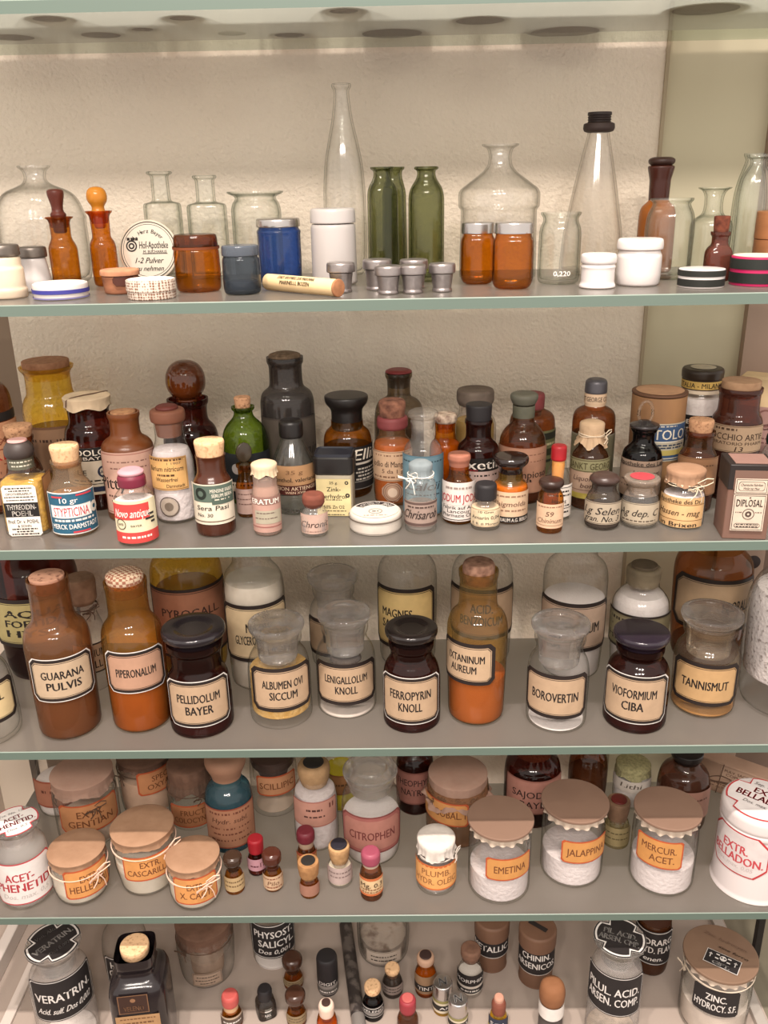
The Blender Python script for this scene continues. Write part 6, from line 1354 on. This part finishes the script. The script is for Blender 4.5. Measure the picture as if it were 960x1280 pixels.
# long narrow tube lying towards the back
p0, p1 = on_plane(432, 1160, 0), on_plane(452, 1310, 0); d = (p1 - p0); L = np.linalg.norm(d); d /= L; rr = .0118; side = np.array([-d[1], d[0], 0])
r = bpy.data.objects.new('metal_tube', None); COL.objects.link(r); r.location = (p0[0], p0[1], 0); tagged(r, 'long dark engraved tube lying from back to front on the cabinet floor', 'tube')
def lay2(mb): mb.v = [tuple(np.array([0, 0, rr]) + d * v[2] + side * v[0] + np.array([0, 0, 1]) * v[1]) for v in mb.v]
mb = MB(); lathe(mb, rounded([(0, .004), (rr, .004), (rr, L * .80), (0, L * .80)], .001), paint('#332d2b', .45, var=.9, scale=55, h2='#5d5550', stretch=(1, 1, .6), contrast=(.5, .6)), 28); lay2(mb); mb.build('tube_body', r)
mb = MB(); lathe(mb, rounded([(0, L * .80), (rr * .98, L * .80), (rr * .98, L), (0, L)], .002), paint('#8b8580', .4, metal=.3), 28); lay2(mb); mb.build('end_cap', r)
mb = MB(); lathe(mb, rounded([(0, 0), (rr * .98, 0), (rr * .98, .0055), (0, .0055)], .001), paint('#8b8580', .4, metal=.3), 28); lay2(mb); mb.build('rear_cap', r)
t = T('F', 480, 1208, 27, 'storage_jar', 'round bellied clear jar with cotton and dried leaves, behind the tiny vials', 'jar')
t.body([(25, None), (31, 1188), (33, 1160), (32, 1140)], CLEAR, cut=9, neck=False, thick=True)
t.fill(1165, paint('#a8998c', .95, var=.9, scale=40, h2='#6b5648', bump=1.0, contrast=(.45, .62)), .86)
t.label(1190, 1205, -40, 40, [('#b5a698', 0, 0), ('#6b5c50', 1, 0), ('#b9aa9c', 1.5, 0)], [('~', .6, .1, '#4a3f38', .7), ('~', .3, .1, '#4a3f38', .7)])
def tiny(cx, yb, hw, lab, ys, yl, yt, mat, capmat, capw, labcol, fillc=None, cap='cork', topmat=None, txt=None, grp=None):
    t = T('F', cx, yb, hw, 'glass_vial', lab, 'vial', grp)
    t.body([(hw, None), (hw + .7, yb - 10), (hw + .7, ys), (hw - 2, ys - 6), (capw * .8, ys - 9), (capw * .8, yl + 3), (capw * .95, yl + 2), (capw * .95, yl)], mat, cut=3)
    if fillc: t.fill(ys + 2, paint(fillc, .85), .94)
    if labcol: t.label(ys + 8, yb - 5, -85, 85, labcol, txt or [('~', .7, .1, None, .6), ('~', .35, .1, None, .6)])
    t.solid(cap, [(capw * .75, yl + 5), (capw * .9, yl), (capw, yl - 2), (capw, yt + 2), (capw * .85, yt)], capmat, cut=1.2)
    if topmat: t.solid('cap_top', [(capw * .7, yt - .2), (capw * .65, yt - 1.4)], topmat, cut=.3)
    return t
tiny(491, 1249, 12, 'squat dark vial with a sunken cork, left of the amber yellow vial', 1226, 1214, 1208, glass('dark_bottle', (.4, .32, .28), (.12, .09, .07), .1, (.3, .24, .2)), CORKL, 9.5, [('#8d7f78', 0, 0)], '#3a2a24')
tiny(467, 1278, 12.5, 'black corked vial with a white lined label, beside the lying tube', 1252, 1238, 1230, BLACKG, CORKL, 10.5, [('#26211f', 0, 0), (WL, 0, 0, (.86, .92)), ('#8a8480', 0, 0, (.25, .5)), (WL, 0, 0, (.08, .12))], '#1c1614', txt=[('VELENO', .66, .2, WL, .7)])
tiny(532, 1248, 12.5, 'amber yellow vial with a dark plug in a pale ring', 1214, 1202, 1194, AMBER, paint('#b5927a', .7), 11, [('#94765a', 0, 0), ('#2a2320', 0, 0, (.15, .5))], '#c08a30', topmat=paint('#3a2824', .6), txt=[('TINT', .32, .2, WL, .5)])
for a in ((553, 1271, 11.5, 'vial with a shiny embossed metal cap, left and rear of two', 1243, 1228), (572, 1292, 11.5, 'vial with a shiny embossed metal cap, front one of two', 1265, 1249)):
    t = T('F', a[0], a[1], a[2], 'glass_vial', a[3], 'vial', 'pair of metal capped vials')
    t.body([(a[2], None), (a[2] + .5, a[1] - 10), (a[2] + .5, a[4] + 3), (a[2] - 1, a[4])], YELLOW, cut=2, neck=False)
    t.fill(a[4] + 6, paint('#8a7a3c', .8), .93)
    t.label(a[4] + 9, a[1] - 4, -85, 85, [('#cfc3ac', 0, 0), ('#2a2522', 0, 0, (.2, .62)), ('#8a8250', 0, 0, (.8, 1))], [('ARS', .42, .2, WL, .5, 0, .15)])
    t.solid('lid', [(a[2] + .8, a[4] + 4), (a[2] + 1, a[4] + 2), (a[2] + 1, a[5] + 1), (a[2], a[5] - 1)], METAL, cut=1)
    t.top_label(a[5] - 1.2, a[2], [], [('N', .5, .5, '#9b9794', .4, .2, 0, .02)], rot=20, name='embossing')
tiny(510, 1298, 12.5, 'amber vial with a dull red cap in front of the amber yellow vial', 1272, 1262, 1248, BROWN, paint('#8f3038', .5), 10.5, None, None, cap='lid', topmat=paint('#b35a56', .5))
t = tiny(587, 1248, 15, 'clear vial of white powder with a cork and black label, left of the brown cylinders', 1212, 1194, 1184, CLEAR, paint('#7d5b49', .8, var=.6, scale=90), 12.5, [(BK, 0, 0), ('#cfc5bb', 0, 0, (0, .42)), (BK, 0, 0, (.05, .3))], '#d8d0c6', txt=[('MORPHIN', .7, .18, WL, .8), ('~', .17, .08, WL, .5)])
for cx, yb, hw, yt, lab, y0, y1, ln in ((613, 1217, 19.5, 1140, 'brown cylindrical poison box with black label ARSEN METALLIC', 1165, 1198, [('ARSEN.', .66, .22, .56, 0, 0), ('METALLIC.', .34, .22, .84, 0, 0)]),
                                   (668, 1237, 21, 1152, 'brown wooden cylinder with a lid and black label CHININ ARSENICOS', 1187, 1219, [('CHININ.', .66, .22, .56, 0, 0), ('ARSENICOS.', .34, .22, .84, 0, 0)])):
    t = T('F', cx, yb, hw, 'wooden_box', lab, 'box')
    W = paint('#755643', .6, var=.5, scale=20, h2='#5c4031', stretch=(1, 1, .2))
    t.solid('box_body', [(hw, None), (hw + .3, yb - 10), (hw - .6, yb - 12), (hw + .8, yt + 24)], W, keep=True, cut=1)
    t.solid('lid', [(hw + 2, yt + 24), (hw + 2.2, yt + 23), (hw + 2.6, yt + 8), (hw + 1, yt + 6)], W, cut=1.2)
    t.label(y0, y1, -86, 86, [(WL, 0, 0), (BK, 1, 0)], [(s, v, h, WL, w, 0, 0, .012) for s, v, h, w, _, _ in ln])
    if cx > 640: t.top_label(yt + 5.8, hw, [('#2b2422', (.6, .16))], [], rot=-28, name='lid_strip', shape='rect')
t = T('F', 622, 1294, 11, 'glass_vial', 'small yellow vial with a tall red brown wax cork, at the lower edge', 'vial')
t.body([(11, None), (11.5, 1283), (11.5, 1272), (10, 1266), (8, 1263)], YELLOW, cut=3)
t.fill(1274, paint('#cda62a', .8), .94)
t.label(1275, 1292, -85, 85, [('#2b3144', 0, 0), ('#c9b84a', 0, 0, (.0, .3))], [('SOL', .6, .3, WL, .6)])
t.solid('wax_seal', [(8, 1266), (8.8, 1263), (9, 1254), (7, 1250)], paint('#7d4636', .6, var=.4, scale=60), cut=1.2)
t.solid('cork', [(6, 1251), (6.3, 1247), (5, 1245)], paint('#b98a76', .8), cut=.8)
t = T('F', 686, 1304, 14.5, 'glass_vial', 'vial with a bulbous brown mushroom cork and white band, at the lower right', 'vial')
t.body([(14.5, None), (15, 1290), (15, 1272), (13, 1265), (10, 1262)], paint('#4a4340', .5), cut=3, neck=False)
t.label(1262, 1277, -89, 89, [('#dcd6d0', 0, 0)], [], r=15.2, name='white_band')
t.solid('cork', [(10, 1264), (11, 1256), (15.5, 1248), (16.5, 1238), (14, 1230), (8, 1227)], paint('#86593a', .8, var=.6, scale=60, h2='#7a4e30', bump=.4), cut=4)
t = T('F', 760, 1318, 32, 'poison_jar', 'clear stoppered jar with black PILUL ACID ARSEN labels, right of centre', 'jar')
t.body([(30, None), (32, 1290), (32.5, 1218), (30, 1202), (23, 1194), (22, 1184)], MILKY, cut=6)
t.fill(1284, paint('#b5a28e', .9, var=.8, scale=110), .93)
blacklab(t, 1222, 1270, -76, 70, [('PILUL. ACID.', .62, .2, .82, 0, 0), ('ARSEN. COMP.', .36, .2, .82, 0, 0)])
t.stopper([(18, 1200), (20, 1188), (28, 1178), (32.5, 1174), (32, 1172)], FROSTG, cut=1.5)
t.top_label(1171.8, 32.5, [(WL, .99), (BK, .985), (WL, .93), (BK, .86)], [('PIL. ACID.', .58, .13, WL, .62, 0, 0, .012), ('ARSEN. CMP.', .42, .13, WL, .76, 0, 0, .012)], rot=-5, shape='cross')
t = T('F', 810, 1221, 19, 'apothecary_bottle', 'brown bottle with a black HYDRARG OXYD FLAV label, behind the PILUL jar', 'bottle')
t.body([(19, None), (21, 1195), (22, 1160), (20, 1145)], BROWN, cut=5, neck=False)
t.fill(1150, paint('#4a2c1e', .8), .95)
blacklab(t, 1165, 1206, -80, 80, [('HYDRARG.', .7, .18, .84, 0, .05), ('OXYD. FLAV.', .46, .18, .84, 0, .05), ('Venen.', .2, .13, .5, .2, 0)])
t = T('F', 884, 1300, 38, 'medicine_jar', 'white powder jar with a brown card lid bearing a skull label', 'jar')
t.body([(36, None), (40, 1270), (42, 1225), (41, 1208)], CLEAR, cut=5)
t.fill(1240, paint('#d2c4b8', .9, var=.3, scale=50), .94, dome=.005)
t.label(1238, 1268, -34, 42, [(BK, 0, 3)], [('ZINC.', .68, .26, WL, .44, 0, 0, .015), ('HYDROCY. S.F.', .32, .27, WL, .9, 0, 0, .015)])
disc_lid(t, 1191, 45, paint('#7d6350', .75, var=.35, scale=25, h2='#6d5443', bump=.1), SKIRT, 4, 8)
t.string(41.5, 1205, -62, 1.0, paint('#cbbba8', .85), r=.0008, tails=(1.9, .6))
zt = t.z(1190.6); R = t.mt(45, zt); e = t.ang(90); dd = t.dir[:2]; a = math.radians(-9); ex = e * math.cos(a) - dd * math.sin(a); ey = -dd * math.cos(a) - e * math.sin(a)
mb = MB(); W, H = R * .92, R * .5; c = ex * R * .12 - ey * R * .30
def P(u, v, h=0): q = c + ex * u + ey * v; return (q[0], q[1], zt + .0012 + h)
for k, (colr, g) in enumerate(((WL, 0), (BK, .0009))): mb.add([P(-W / 2 + g, -H / 2 + g, k * .0002), P(W / 2 - g, -H / 2 + g, k * .0002), P(W / 2 - g, H / 2 - g, k * .0002), P(-W / 2 + g, H / 2 - g, k * .0002)], [(0, 1, 2, 3)], paint(colr, .6))
Q = lambda u, v: P(u, v - H / 2, .0006)
for l in [('GIFT.', .2, .24, WL, .5, 0, 0, .02), ('o', .66, .36, WL, .98, 0, 0), ('=', .68, .06, WL, .09, 0, -.36), ('=', .68, .06, WL, .09, 0, .36), ('=', .6, .34, WL, .026, 0, -.36), ('=', .6, .34, WL, .026, 0, .36), ('=', .8, .08, WL, .1, 0, -.17), ('=', .8, .08, WL, .1, 0, .17), ('=', .52, .08, WL, .1, 0, -.17), ('=', .52, .08, WL, .1, 0, .17)]: t._line(mb, l, W, H, Q, None)
for u in (-.045, .045): t._line(mb, ('o', .68, .11, BK, .98, 0, u), W, H, lambda a_, b_: P(a_, b_ - H / 2, .0009), None)
mb.build('skull_label', t.root, smooth=False)['label'] = 'black label with skull, crosses and GIFT'
t.top_label(1190.4, 45, [], [('Zinc. hydrocyan.', .72, .05, '#5f4738', .6, .3, 0, .001), ('sine ferro', .58, .045, '#5f4738', .4, .3, .15)], rot=-12, name='handwriting')
